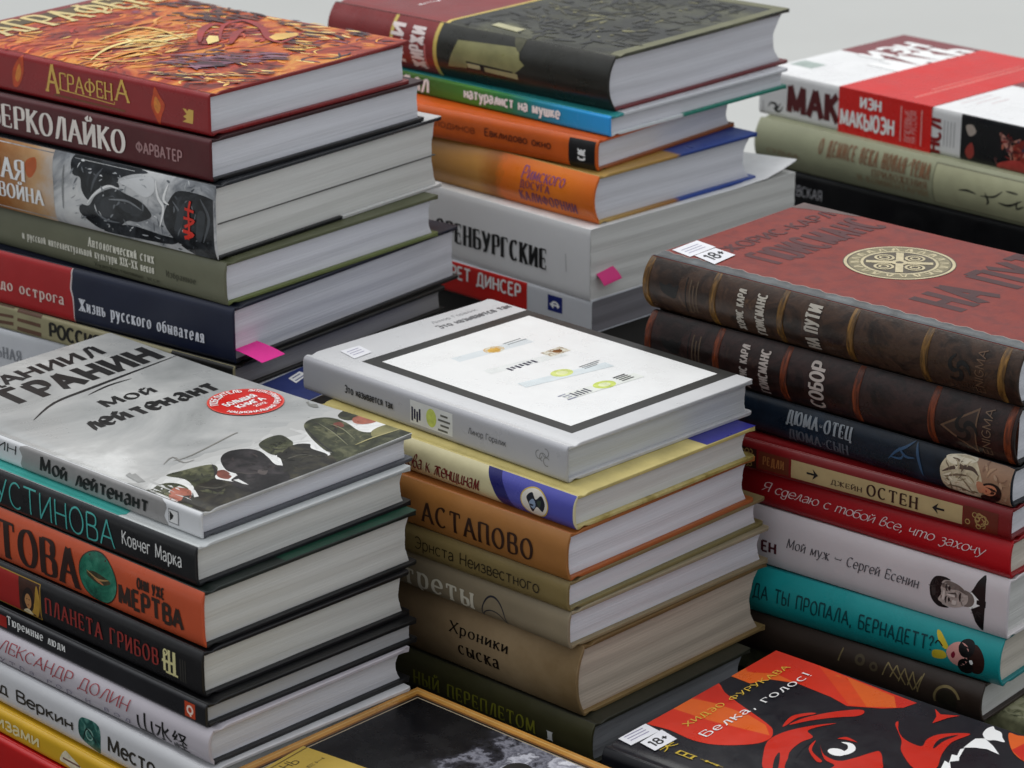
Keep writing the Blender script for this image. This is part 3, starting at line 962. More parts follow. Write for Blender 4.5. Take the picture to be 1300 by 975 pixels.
bk = book('A6', 'beige hardback with brown bars and black capitals, squeezed beneath the navy one', GA, M('#a39c7c', 0.5, 0.1), M('#26241f', 0.45, 0.5, 40), M('#2a2824', 0.5), PAGES('#8f8d8e'))  # page grey has the shade under the navy book painted in
br = M('#6e5140', 0.5, 0.15)
decal('A6', 'S', 'brown_bars', [(poly([(-9.3,18.4),(60.1,19),(59.8,16.1),(-9.6,15.4)]), br), (poly([(63.6,18.1),(85.9,18.2),(85.6,14.5),(63.3,14.6)]), br),
                                (poly([(-10.4,7.6),(59.5,11.5),(59.3,9.5),(-10.6,5.2)]), br), (poly([(63,10.8),(84.5,10.8),(84.3,8.2),(62.8,8.5)]), br),
                                (poly([(-11,1.6),(59.1,6.9),(58.9,4.5),(-11.2,-0.2)]), br), (poly([(62.5,4.9),(84.8,4.9),(84.6,2),(62.2,2.3)]), br)])
decal('A6', 'S', 'dark_spine_end', [(rect(bk.L - 52, 0, bk.L, bk.t), M('#1f1d1b', 0.45))])
T('A6', 'РОССИЯ', 'black', [(92.1,3.4),(138.9,13)], M('#1a1714'), v=(0.2, 0.82))
bk = book('A7', 'white paperback with grey capitals and a blue corner, lowest of the back left pile', GA, M('#d4d6da', 0.4, 0.04), M('#ced0d6', 0.4), M('#c9cbd0', 0.4), PAGES('#a9a9ac'), hard=False, b=0.8)
T('A7', 'НЕОФИЦИАЛЬНАЯ', 'serif', [(-40.6,15.8),(35.8,20.5)], M('#8d9096'), v=(0.32, 0.62))
st = [(232.9,29.6),(230.2,43.9),(238.3,42.2),(242.3,25.5)]
decal('A7', 'C', 'blue_corner', [(rect(bk.L - 42, 0, bk.L, bk.W), M('#34437f', 0.35))])
decal('A7', 'C', 'price_sticker', [(poly(st), white), (line([(234.9,31),(233.4,40.6)], 1.2), M('#7a80a0')), (line([(239.2,28.6),(237.2,39.7)], 1.2), M('#7a80a0'))], base=0.3)

# ================= back middle pile
sep = PHOTO([(0.22, '#1f1f19'), (0.45, '#34342a'), (0.6, '#4f4f3c'), (0.78, '#757456')], 24, 0.26, 0.8, (0.5, 1, 1))
bk = book('B1', 'big red and dark olive hardback with an old photograph, topmost of the back middle pile', GB, M('#2b2b24', 0.3, 0.25, 30), sep, M('#7c2e33', 0.35), PW, b=8.5, p=2.2, warp=1.5)
red2 = M('#8a3434', 0.3, 0.1, 40)
ol = M('#8f8c62', 0.35, 0.2, 60)
yl = M('#cdb866', 0.35, 0.1)
xs = [(104.9,15.9),(146.3,0.1)]
XB = xs[0][0]
scene1 = []
sc_p = [M(h, 0.28, 0.3, 90) for h in ('#15150f', '#1e1e17', '#2c2b20', '#3c3a2a', '#55523a', '#77734f', '#98946c')]
for i in range(260):
    u, v = rnd.uniform(XB + 8, bk.L - 12), rnd.uniform(20, bk.W - 14)
    fig = rnd.random() < 0.6
    a_ = rnd.gauss(0, 0.25) if fig else rnd.gauss(1.57, 0.3)
    l_ = rnd.uniform(3, 9) if fig else rnd.uniform(4, 14)
    dark = 0.5 + 0.5 * math.sin(v * 0.045 + 0.6)
    k_ = int(min(6, max(0, rnd.gauss(1.2 + 2.4 * (1 - dark), 1.3))))
    scene1.append((brushline([(u - l_ * math.cos(a_), v - l_ * math.sin(a_)), (u + rnd.uniform(-1.5, 1.5), v + rnd.uniform(-1.5, 1.5)), (u + l_ * math.cos(a_), v + l_ * math.sin(a_))], 0.3, rnd.uniform(1.2, 4.5)), sc_p[k_]))
for i in range(26):
    u, v = rnd.uniform(XB + 30, bk.L - 40), rnd.uniform(40, bk.W - 40)
    scene1.append((ell((u, v), rnd.uniform(1.0, 1.7), None, 12), sc_p[rnd.choice((5, 6, 4))]))
decal('B1', 'C', 'cover_art', [
    (rect(0, 0, XB, bk.W), red2), (rect(XB - 1.2, 0, XB + 2.0, bk.W), yl),
    (rect(bk.L - 9, 10, bk.L, bk.W), M('#77765a', 0.35, 0.15)), (rect(XB + 2, bk.W - 10, bk.L, bk.W), M('#77765a', 0.35, 0.15)),
    *scene1,
    (poly([(137.4,23.5),(136.4,32.1),(164.8,28.5),(165.1,18.8)]), M('#b9b594', 0.35, 0.2))])
decal('B1', 'S', 'spine_panel', [(rect(0, 0, XB, bk.t), red2), (rect(XB - 1.2, 0, XB + 2.2, bk.t), yl), (rect(62, 0, 65, bk.t), yl),
    (rect(88, 4, 89.5, 22), M('#c77a78', 0.3)), (rect(95, 4, 96.5, 22), M('#c77a78', 0.3)),
    (poly([(117,9.8),(123.2,22.9),(125.8,29.4),(181,31.9),(183.5,24.5),(188.4,21.3),(177.7,12.9),(176.9,14.7),(136.7,15.4),(135,11.3)]), ol),
    (poly([(135.9,14.9),(147.7,15.2),(147.7,12),(136.4,11.9)]), M('#bcb890')), (poly([(151.6,14.5),(181.9,14.2),(181.9,10.4),(151.9,11.4)]), M('#a9a57c')),
    (line([(135,15.8),(177.7,14.8)], 1.2, False), black), (line([(149.4,15.5),(150.2,10.5)], 1.6, False), black),
    (blob([(173.6,40.5),(183.5,42.6),(182.7,29.4),(176.1,33.4)]), M('#55543f', 0.3, 0.5))])
T('B1', 'ЖИРЖИ', 'sansb', [(XB - 9, 3.5), (XB - 24, 33)], M('#e6d9d6'), 'V')
T('B1', 'НКИ', 'sansb', [(XB - 29, 6), (XB - 43, 33)], M('#e6d9d6'), 'V')
T('B1', 'МАННА', 'black', [(51.9,39.5),(54.3,146.8)], white, 'C')

bk = book('B2', 'thin green and blue paperback with white lowercase lettering, lying on the orange one', GB, RAMPX([(0, '#4f7a35'), (0.25, '#5a9440'), (0.45, '#3f8a55'), (0.6, '#2f8f9c'), (0.8, '#2f9fd4'), (1, '#3ba6e6')], 70, 235, 0, 0.22),
          RAMPX([(0, '#3f9c9c'), (0.09, '#3f9c9c'), (0.1, '#d4d6da'), (1, '#d4d6da')], 0, 150, 1, 0.3, 0.01), RAMPX([(0, '#d9dde0'), (0.5, '#dfe2e4'), (0.52, '#2e8f7d'), (1, '#2e8f7d')], 0, 150, 1, 0.3, 0.01), PW)
T('B2', 'ДАРРЕЛЛ', 'black', [(7.6,2.5),(68.3,12.9)], white, v=(0.08, 0.86))
T('B2', 'натуралист на мушке', 'black', [(101.7,2.2),(191.7,11.9)], white, v=(0.18, 0.76))

bk = book('B3', 'orange hardback with a small black square at the end of its spine', GB, M('#cc6522', 0.35, 0.12, 40), M('#d0641f', 0.35), M('#9c5a2c', 0.4), PW, b=3.2, p=4)
T('B3', 'Млодинов', 'sans', [(91.5,11.6),(135.4,16.4)], M('#6b2f14'), name='author_lettering', v=(0.4, 0.68))
T('B3', 'Евклидово окно', 'sansb', [(143.7,11.4),(201.7,16.2)], M('#6b2f14'), v=(0.42, 0.7))
bs = [(216.2,22.5),(238.2,21),(237.5,4),(215.4,4.9)]
u0, u1 = bs[0][0], bs[1][0]
decal('B3', 'S', 'publisher_mark', [(rect(u0, 0, u1, bk.t - 1.5), black)])
T('B3', 'СЛЕ', 'black', [((u0 + u1) / 2 + 3.4, 6), ((u0 + u1) / 2 - 3.2, 14)], white, 'V', name='publisher_mark', base=0.35)

bk = book('B4', 'amber orange hardback with a rounded spine and purple lettering, blue flap edges', GB,
          RAMPX([(0, '#9c7748'), (0.35, '#c79450'), (0.46, '#b0702a'), (0.5, '#e07a26'), (0.8, '#e8862c'), (1, '#d8742a')], 70, 240, 0, 0.35, 0.07), RAMPX([(0, '#b89a5c'), (0.50, '#b08a48'), (0.53, '#2c4a94'), (1, '#2c4a94')], 0, 165, 1, 0.35, 0.02), RAMPX([(0, '#c0a465'), (0.50, '#a0713c'), (0.53, '#2c4f9c'), (1, '#2c4f9c')], 0, 165, 1, 0.35, 0.02), PW, b=6.5, p=2.1)
vi = M('#8a5590', 0.4)
T('B4', 'Римского', 'ital', [(173.2,21),(213.5,30.9)], vi, v=(0.62, 0.88))
T('B4', 'ДОСУГА', 'serif', [(172.5,13.7),(200.5,20.3)], M('#7a4470'), v=(0.41, 0.6))
T('B4', 'КАЛИФОРНИИ', 'serif', [(171,5.7),(224.5,13.6)], M('#7a4470'), v=(0.15, 0.37))

bk = book('B5', 'very thick white paperback with condensed black capitals, bent corner at the back', GB, M('#dcdcdc', 0.35, 0.03, 20), M('#e4e4e4', 0.35), M('#d6d6d6', 0.4), PG, hard=False, b=1.0, warp=9, lift0=166)
T('B5', 'ОРЕНБУРГСКИЕ', 'cond', [(112.6,11.2),(221.9,26.2)], M('#232323'), v=(0.25, 0.57))
decal('B5', 'S', 'publisher_mark', [(line([(239.7,28.4),(240.5,16)], 0.8), M('#b9b9b9'))])
bk = book('B6', 'red and white paperback with a little blue square, lowest of the back middle pile', GB, M('#d0d2d6', 0.35, 0.03), M('#c9ccd2', 0.4), None, PAGES('#77757a'), hard=False, b=0.8)  # dark page colour paints in the shade below the thick paperback
xr = [(195.3,2.9),(111.6,9.9)]
decal('B6', 'S', 'red_panel', [(rect(0, 0, xr[0][0], bk.t), M('#c92a24', 0.35))])
T('B6', 'МАРГАРЕТ ДИНСЕР', 'sansb', [(83.6,2.6),(190,11.3)], white, base=0.3, v=(0.42, 0.9))
lg = [(214.8,14.5),(228.3,14.5)]
decal('B6', 'S', 'publisher_mark', [(rect(lg[0][0], 8.5, lg[1][0], 19.5), M('#26327c', 0.35)), (ring(((lg[0][0] + lg[1][0]) / 2, 13), 2.0, 3.6, 24, -40, 240, 0.8), white), (line([(lg[0][0] + 2, 13), (lg[1][0] - 2.6, 13)], 1.3), white)])

# ================= back right pile
bk = book('C1', 'white paperback wrapped in a bright red paper band, topmost of the back right pile', GC, M('#d9d9d9', 0.35, 0.03), M('#ececec', 0.3, 0.02), None, PW, hard=False, b=1.2)
rd, drd = M('#d5251f', 0.28, 0.05), M('#8a4145', 0.3, 0.1)
cb = [(96.6,-14.6),(62.7,150.8),(163.8,115.1),(179.1,-5.8)]
y0 = 2
xa, xb = [(79.2,12),(166.9,14.7)][0][0], [(79.2,12),(166.9,14.7)][1][0]
pb = bmesh.new()
k_ = bk.W - 1
prism(pb, [(-0.45, -0.5), (-0.45, bk.t + 0.45), (k_, bk.t + 0.45), (k_, bk.t + 0.2), (-0.2, bk.t + 0.2), (-0.2, -0.2), (k_, -0.2), (k_, -0.5)], xa, xb, 1)
band = link('paper_band', pb, rd, bk.root)
band['label'] = 'bright red paper band'
xm = xb - 13
decal('C1', 'C', 'cover_art', [(rect(0, 96, xa - 0.5, bk.W), drd), (rect(xb + 0.5, 96, bk.L, bk.W), drd), (rect(4, 30, 26, 48), M('#aebab4', 0.3, 0.2, 200))])
T('C1', 'ИЭН', 'black', [(46.6,90.6),(17.3,156.7)], white, 'C', base=0.3)
T('C1', 'МАКЬ', 'black', [(88.6,69.1),(42.8,166.7)], white, 'C', base=0.3)
T('C1', 'МАК', 'black', [(27.8,-2.3),(80,17.2)], M('#5e141a'), v=(0.12, 0.84))
decal('C1', 'S', 'publisher_mark', [(brushline([(9.5,6.3),(12,9.9),(17.6,9.2),(16.6,5),(21.1,4.6),(24.2,9)], 0.6, 2.2), M('#3a3a3a')), (brushline([(14.4,6.4),(17.7,5.7),(21.9,11.1)], 0.4, 1.6), M('#3a3a3a')), (line([(4.2,10.6),(4.6,0.3)], 0.5, False), M('#8a8a8a'))])


def onband(mesh, name, mt):
    bm2 = bmesh.new()
    for i, (v, f) in enumerate(mesh):
        vs = [bm2.verts.new((a / 1000, (-0.62 - 0.006 * i) / 1000, c / 1000)) for a, c in v]
        for ff in f:
            bm2.faces.new([vs[q] for q in ff])
    link(name, bm2, mt, band)


onband(fit(text('ИЭН', 'black'), ([(99.7,18.6)][0][0], bk.t * .62), ([(120.2,28.6)][0][0], bk.t * .90), 'S'), 'author_lettering', white)
onband(fit(text('МАКЬЮЭН', 'black'), ([(81,-2.7)][0][0], bk.t * .14), ([(133,13.2)][0][0], bk.t * .55), 'S'), 'author_lettering', white)
pk = M('#e8b8b4')
q = [(138.4,26.8),(157.5,26.2)]
onband(rect(q[0][0], 3, q[0][0] + 0.8, bk.t - 4) + rect(q[1][0], 3, q[1][0] + 0.8, bk.t - 4), 'band_rule', pk)
onband(fit(text('ВПЕРВЫЕ', 'sans'), (q[0][0] + 9.4, 4), (q[0][0] + 4, bk.t - 6), 'V'), 'title_lettering', pk)
onband(fit(text('НА РУССКОМ', 'sans'), (q[1][0] - 4, 4), (q[1][0] - 10, bk.t - 6), 'V'), 'title_lettering', pk)
bm2 = bmesh.new()
for u0_, u1_, v0, v1 in ((xm - 14, xm - 12, 12, 150), (xm - 20, xm - 18.6, 40, 150)):
    vs = [bm2.verts.new((a / 1000, c / 1000, (bk.t + 0.55) / 1000)) for a, c in ((u0_, v0), (u1_, v0), (u1_, v1), (u0_, v1))]
    bm2.faces.new(vs)
link('band_rule', bm2, M('#e98a80'), band)
pr = [(193.6,9.9),(250.4,7.8)]
decal('C1', 'S', 'spine_photo', [(rect(pr[0][0], 0, bk.L, bk.t), M('#15161a', 0.3)), (blob([(197.9,25.4),(203.7,27.2),(207,22.2),(201.3,18.7)]), M('#b0a49a')), (blob([(198.1,7.5),(203.6,14.2),(206.1,5.8),(201.5,1.6)]), M('#9a4038')),
    (blob([(228,26.1),(235,22.6),(242.4,12.7),(236.6,13.2),(230.4,20.1)]), M('#b8877a', 0.4, 0.3)), (blob([(240.1,18.7),(253,24.3),(256,8.9),(244.6,8.3)]), M('#8c3428', 0.4, 0.4)), *daubs([(226.1,25.7),(241.5,25.4),(253.2,21.2),(254.6,2.2),(232,-2.2),(223.9,2.7)], 50, ('#b8705c', '#8c3028', '#5a2420', '#c89080', '#2a2024', '#6d4a48', '#34445a'), 1, 4, 0.6, 2.2), (blob([(227.7,3.4),(246.5,8.7),(254.7,0.6),(232,-2.2)]), M('#a5403a', 0.4, 0.4))])
T('C1', 'НСЛ', 'black', [(176.4,0.1),(163.1,26.4)], M('#8a1a1e'), 'V')
decal('C1', 'S', 'small_print', [(line([(pr[0][0] - a, 7), (pr[0][0] - a, 26)], 0.7, False), M('#a0a0a0')) for a in (6, 9, 12, 15)])
decal('C1', 'C', 'small_print', [(line([(xb + a, 15 + a), (xb + a, 60)], 0.6, False), M('#d8b4b4')) for a in (8, 16, 24)])
T('C1', 'СЛАСТ', 'black', [(xb + 24, 102), (xb + 4, 160)], white, 'C', base=0.3)

bk = book('C2', 'pale sage hardback with small brown lettering and a framed brush signature', GC, M('#a0a288', 0.45, 0.08, 30), M('#9b9d84', 0.45), None, PC, b=7, p=2.2)
br2 = M('#8c6a50')
T('C2', 'О ДЕМИСЕ ВЕКА НОВАЯ ТЕМА', 'serif', [(63.6,18.4),(168.7,31.8)], br2)
T('C2', 'ИЗДАНИЕ', 'serif', [(130.8,25.4),(168.8,29.4)], br2)
T('C2', 'ПРИЛОЖЕНИЯ', 'serif', [(115.2,12.3),(166.5,18.2)], br2)
T('C2', 'И КОММЕНТАРИИ', 'serif', [(101,6.2),(166.9,11.7)], M('#a08a6c'))
T('C2', 'СУДЬБА', 'serif', [(13.1,11.4),(44.4,15.6)], br2, name='author_lettering')
f0 = [(171.6,16.8),(173.1,23.7)][0][0]
decal('C2', 'S', 'framed_panel', [(rect(f0, 3, bk.L - 2, bk.t - 3), M('#a9a98c', 0.45)), (line([(f0, 3), (f0, bk.t - 3)], 0.7, False), M('#5c5a44')), (line([(f0, 3.2), (bk.L, 3.2)], 0.6, False), M('#5c5a44')), (line([(f0, bk.t - 3.2), (bk.L, bk.t - 3.2)], 0.6, False), M('#5c5a44')),
    (brushline([(195.1,17.8),(202.9,18.9),(210.7,17.7)], 0.4, 1.6), black), (brushline([(218.3,20.3),(221.5,14.5),(219.8,11.7)], 0.4, 1.8), black), (brushline([(214.6,17.2),(226.1,18.7),(233.3,24.1)], 0.4, 1.4), black),
    (brushline([(230.1,15.4),(239.7,14.9),(250.6,20.4)], 0.4, 1.8), black), (brushline([(236.1,24.7),(246.6,24.4)], 0.4, 1.4), black), (brushline([(246.9,19.6),(246.4,13.9),(252.8,16.8)], 0.4, 1.6), black)])
book('C3', 'black hardback with small white capitals, lowest of the back right pile', GC, M('#121216', 0.35, 0.15), None, None, PG)
T('C3', 'КИЕВСКАЯ', 'sans', [(26.6,20.7),(66,29.2)], M('#b8b8bc'))

# ================= right pile
leather = PHOTO([(0.28, '#1c1512'), (0.42, '#33251d'), (0.52, '#4c382b'), (0.62, '#3c2c24'), (0.75, '#6e5642')], 55, 0.33, 0.9, (1, 1, 1), 10, 0.5)
leather2 = PHOTO([(0.28, '#150e0d'), (0.42, '#281b19'), (0.52, '#3c2825'), (0.62, '#2c1e1c'), (0.75, '#563c33')], 55, 0.33, 0.9, (1, 1, 1), 10, 0.5)
redl = PHOTO([(0.3, '#76302a'), (0.5, '#88382f'), (0.7, '#924236')], 90, 0.5, 0.2, (1, 1, 1), 8, 0.3)


def band_rings(key, xs, h, h2):
    bk = B[key]
    for x in xs:
        bm3 = bmesh.new()
        N = 20
        po = []
        for i in range(N + 1):
            v = 0.4 + (bk.t - 0.8) * i / N
            po.append((spine_y(bk, v) - 0.7 * min(1, 6 * min(i, N - i) / N), v))
        pi_ = [(a + 1.4, c) for a, c in reversed(po)]
        prism(bm3, po + pi_, x - 2.3, x + 2.3, 1)
        bevel(link('raised_band', bm3, h, bk.spine), 0.0008)


bg1 = PHOTO([(0.3, '#2e2014'), (0.5, '#6a4e26'), (0.68, '#94703a')], 120, 0.35, 0.5, (4, 1, 0.6))
bg2 = PHOTO([(0.3, '#2e1610'), (0.5, '#6c361e'), (0.68, '#944e2a')], 120, 0.35, 0.5, (4, 1, 0.6))
for key, lab, mt, cov, ringm, bx, wh in (
        ('D1', 'red hardback with brown leather spine and a round cream seal on its cover', leather, redl, bg1, [(2.1,18.3),(53.4,18.5),(104,18.3),(154.3,18.1),(205.3,18.1),(256.4,18.1)], M('#b0aaa0', 0.4)),
        ('D2', 'dark brown leather spined hardback with orange bands, right under the one with the cream seal', leather2, M('#241a18', 0.4), bg2, [(1.7,15),(53.9,15.4),(104.2,15.8),(156,16.5),(207.8,16.8),(258.1,17.2)], M('#b4aaa4', 0.4))):
    bk = book(key, lab, GD, mt, cov, M('#1e1a18', 0.4), PW, b=8, p=2.2, warp=1.2 if key == 'D1' else 0)
    band_rings(key, [p[0] for p in bx], ringm, ringm)
    X = [p[0] for p in bx]
    a, c = X[1], X[2]
    m1, m2 = a + (c - a) * 0.42, a + (c - a) * 0.70
    T(key, 'ЖОРИС КАРЛ', 'sansb', [(m1 + 3.0, 3.0), (m1 - 3.2, bk.t - 5)], wh, 'V', name='author_lettering', base=0.3)
    T(key, 'ГЮИСМАНС', 'sansb', [(m2 + 4.0, 3.0), (m2 - 3.2, bk.t - 5)], wh, 'V', name='author_lettering', base=0.3)
    a, c = X[2], X[3]
    m1 = a + (c - a) * 0.46
    T(key, 'НА ПУТИ' if key == 'D1' else 'СОБОР', 'sansb', [(m1 + 5.5, 3.2), (m1 - 5.5, bk.t - 3.5)], wh, 'V', base=0.3)
    d = M('#0c0908', 0.5)
    gx = X[0] + (X[1] - X[0]) * 0.36
    gh = bk.t * 0.52
    decal(key, 'S', 'gargoyle_mark', [(blob([(gx - 6, gh - 2), (gx - 2, gh - 4), (gx + 4, gh - 5), (gx + 6, gh - 1), (gx + 7, gh + 4), (gx + 3, gh + 2), (gx, gh + 4), (gx - 3, gh + 2), (gx - 8, gh + 3)]), d),
        (rect(gx + 12, 5, gx + 12.8, bk.t - 6), d)] + [(rect(gx + 15 + 2.6 * j, 6, gx + 16 + 2.6 * j, bk.t - 7 - 3 * (j % 2)), M('#5a4a3a', 0.45)) for j in range(3)])
    # triskelion in a triangle and the publisher word beside it
    cx = X[4] + (X[5] - X[4]) * 0.42
    cy = bk.t * 0.47
    tri = []
    if key == 'D2':
        tri.append((poly([(cx - 15, cy - 1), (cx + 9, cy + 13.5), (cx + 9, cy - 13.5)]), M('#6a5340', 0.4)))
        tri.append((poly([(cx - 12.6, cy - 0.8), (cx + 8, cy + 11.6), (cx + 8, cy - 11.6)]), M('#3b2b24', 0.4)))
    for k in range(3):
        leg = []
        for j in range(7):
            f = j / 6
            an = math.radians(95 + 120 * k) - 1.9 * f * f
            leg.append((cx + 1.5 + 8.2 * f * math.cos(an), cy + 8.2 * f * math.sin(an)))
        tri.append((brushline(leg, 0.9, 3.0), d if key == 'D1' else M('#100c0b', 0.45)))
    decal(key, 'S', 'triskelion_mark', tri, base=0.25)
    T(key, 'ENIGMA', 'sans', [(cx + 18.5, 4), (cx + 12.5, bk.t - 4)], M('#6b5340', 0.4) if key == 'D1' else M('#76604e', 0.4), 'V', name='publisher_mark', base=0.3)
bk = B['D1']
wave = [(x, 19 + 0.9 * math.sin(x * 0.55) + 0.7 * math.sin(x * 0.23 + 1)) for x in range(0, 270, 3)]
gs = PHOTO([(0.3, '#4a4b4c'), (0.5, '#5d6062'), (0.7, '#6f7476')], 80, 0.4, 0.3)  # hinge strip grey, with the sheen of the lights put into its colour
fd = [(-14.6,149.5),(0.7,178.8),(40.8,185.5)]
decal('D1', 'C', 'hinge_strip', [(poly([(0, bk.b)] + [(x, min(y, 20.5)) for x, y in wave] + [(bk.L, 19), (bk.L, bk.b)]), gs), (line(wave, 0.7, False), M('#a5918a')),
                                (blob([(0, bk.W), (0, bk.W - 14), (12, bk.W - 10), (34, bk.W - 5), (44, bk.W)]), M('#6e5c58', 0.4, 0.2))])
ce = [(120.5,95.3),(153.3,110.3)]
c0 = ce[0]
R = 34
cream, dkc = M('#c9bd9c', 0.45, 0.15, 200), M('#5f5646', 0.45, 0.2, 200)
seal = [(ell(c0, R), dkc), (ring(c0, R - 2.4, R - 0.6), cream), (ring(c0, R - 10.5, R - 3.4, 60), M('#8d8468', 0.45, 0.3, 300)), (ring(c0, R - 12.3, R - 10.6), cream)]
for k in range(40):
    a = k * math.tau / 40
    seal.append((line([(c0[0] + (R - 9.6) * math.cos(a), c0[1] + (R - 9.6) * math.sin(a)), (c0[0] + (R - 4.6) * math.cos(a + 0.06 * (-1) ** k), c0[1] + (R - 4.6) * math.sin(a + 0.06 * (-1) ** k))], 1.1 + 0.7 * (k % 3 == 0)), cream))
for k in range(4):
    a = k * math.tau / 4 + 0.6
    seal.append((line([c0, (c0[0] + 20 * math.cos(a), c0[1] + 20 * math.sin(a))], 4.6), cream))
    a += math.tau / 8
    q = (c0[0] + 13 * math.cos(a), c0[1] + 13 * math.sin(a))
    seal += [(ring(q, 4.6, 6.2, 24), cream), (ring(q, 2.0, 3.3, 20), cream)]
seal += [(ell(c0, 5), cream), (ell(c0, 2.4), dkc)]
decal('D1', 'C', 'round_seal', seal, base=0.2)
mar = M('#5a2426', 0.45, 0.2, 100)
T('D1', 'ЖОРИС-КАРЛ', 'sansb', [(33.5,44.1),(20.3,151.7)], mar, 'C', name='author_lettering')
T('D1', 'ГЮИСМАНС', 'sansb', [(71.2,43.5),(40.7,153.4)], mar, 'C', name='author_lettering')
T('D1', 'НА ПУТИ', 'sansb', [(204.9,40.5),(162,182.6)], M('#4d2022', 0.45, 0.2, 100), 'C')
stk = M('#e6e6ea', 0.5, 0.03)


def sticker(key, p4, name, word=None, extra=0, base=0.4):
    """paper label; p4 = lower left (towards reader), lower right, upper right, upper left on the cover"""
    decal(key, 'C', name, [(poly(p4), stk)], base=base)
    if word:
        (ax, ay), (bx_, by), (cx_, cy_), (dx_, dy_) = p4
        st = text(word, 'sansb')
        xs = [v[0] for s_ in st for v in s_[0]]
        ys = [v[1] for s_ in st for v in s_[0]]
        res = []
        for v, f in st:
            qq = []
            for x, y in v:
                s_ = 0.14 + 0.72 * (x - min(xs)) / (max(xs) - min(xs))
                t_ = 0.2 + 0.6 * (y - min(ys)) / (max(ys) - min(ys))
                qq.append((ax + (bx_ - ax) * s_ + (dx_ - ax) * t_, ay + (by - ay) * s_ + (dy_ - ay) * t_))
            res.append((qq, f))
        decal(key, 'C', 'sticker_print', [(res, black)], base=base + 0.1)
    else:
        (ax, ay), (bx_, by), (cx_, cy_), (dx_, dy_) = p4
        its = []
        for t_ in (0.3, 0.5, 0.7):
            its.append((line([(ax + (bx_ - ax) * 0.15 + (dx_ - ax) * t_, ay + (by - ay) * 0.15 + (dy_ - ay) * t_), (ax + (bx_ - ax) * 0.8 + (dx_ - ax) * t_, ay + (by - ay) * 0.8 + (dy_ - ay) * t_)], 0.7), M('#9a94b0')))
        decal(key, 'C', 'sticker_print', its, base=base + 0.1)


sticker('D1', [(20.5,19.2),(19.1,45.8),(1.7,49),(3.3,23.1)], 'price_sticker')
sticker('D1', [(41.2,17.1),(38.6,40.4),(20.5,43.5),(21.2,22.6)], 'age_sticker', '18+', base=0.6)

bk = book('D3', 'dark navy hardback with a lady in a cream dress on its spine', GD, PHOTO([(0.3, '#10151d'), (0.55, '#1c2836'), (0.75, '#2a3a4c')], 30, 0.3, 0.6), M('#14161c', 0.35), None, PW, b=4.5, p=3)
bl = M('#34506c', 0.3, 0.3)
decal('D3', 'S', 'spine_painting', [
    (poly([(218.6,25.3),(252.8,22.4),(254.3,1.2),(223.2,0.4)]), M('#9c7d66', 0.35, 0.15)),
    (blob([(197.8,11.1),(198.9,16.9),(202.4,21.1),(208.4,22.7),(215.1,23.3),(220.6,21.5),(224.6,16),(226,9.9),(224.3,1.8),(217.1,0.4),(208.6,0.8),(201.1,2.1)]), M('#c2b69c', 0.35, 0.25, 150)),
    (blob([(200.6,20.6),(207.2,22.9),(218,24.1),(220.6,22),(213.5,19.1),(205.1,17.4)]), M('#d8cfba', 0.35, 0.12, 150)), (blob([(202,7.8),(210.4,11.1),(217.9,7.7),(221.9,1.7),(213.4,1),(204.8,2.5)]), M('#d4cab2', 0.35, 0.15, 150)),
    (brushline([(199.3,11.5),(207.6,15.9),(218.5,17.7),(223.5,14.6)], 0.4, 2.6), M('#5a483e', 0.35, 0.3)), (brushline([(200.7,8.6),(209.1,11.9),(217.5,13.1)], 0.3, 1.4), M('#7c6a58', 0.35, 0.3)), (brushline([(204.9,20.6),(209.8,19.8),(212.5,16.1),(211.6,11.5)], 0.3, 1.6), M('#6c5848', 0.35, 0.3)),
    *daubs([(198.9,16.9),(208.4,22.1),(219.4,21.2),(224.9,11.7),(223.1,2),(209.8,1.1),(200.3,4.1)], 46, ('#b0a288', '#d8ceb8', '#948468', '#c8bca4', '#7c6c58'), 1, 3.2, 0.4, 1.3), *daubs([(224.2,22.4),(251.6,22.1),(252.8,5.2),(241.2,2),(238,13.1)], 20, ('#a88a70', '#8c6c58', '#b49880'), 1.5, 4, 0.6, 2),
    (brushline([(203.4,3.8),(210.8,4.7),(220.6,2.9)], 0.3, 1.0), M('#8c7a64', 0.35, 0.3)), (brushline([(212.8,10.7),(216.7,7.4),(219.4,3.7)], 0.3, 1.2), M('#9c8a72', 0.35, 0.3)),
    (blob([(222.5,11.1),(226.7,11.4),(228.2,7.2),(224.1,5)]), M('#b98468', 0.35, 0.12)),
    (blob([(226.8,10.6),(232.1,12.8),(237.5,11.6),(239.1,7.4),(236.3,2.8),(229.3,0.4),(224.4,0.7),(225.4,3.7),(230.1,5.5),(232.4,8.3)]), M('#241614', 0.35)), (blob([(226.5,8.7),(229.8,11.1),(233.9,11.3),(235.9,9.5),(234.6,6.5),(230.8,4.8),(227.5,5.3)]), M('#c08264', 0.35, 0.12)),
    (brushline([(232.3,9.8),(233.2,9.4),(233.1,8.5)], 0.2, 0.7), M('#4a2a20')), (brushline([(232.2,7.4),(233.1,7.2),(233,6.5)], 0.2, 0.7), M('#4a2a20')), (brushline([(228.8,8),(229.1,7.2),(228.9,6.5)], 0.2, 0.8), M('#8c3028')),
    (brushline([(162.5,9.6),(167.8,15.4),(173.9,19.2),(178.7,23.2)], 0.3, 1.8), bl), (brushline([(169,18),(174.2,13.8),(180.5,14.3)], 0.3, 1.6), bl), (brushline([(180,23),(182.9,14.9),(186.7,4.9)], 0.3, 2.0), bl), (brushline([(164.3,11.2),(170.6,11.7),(172.9,14.5)], 0.3, 1.4), bl)])
T('D3', 'ДЮМА-ОТЕЦ', 'cond', [(88.6,14),(136.3,20.3)], M('#8c9298'), base=0.3, v=(0.5, 0.88))
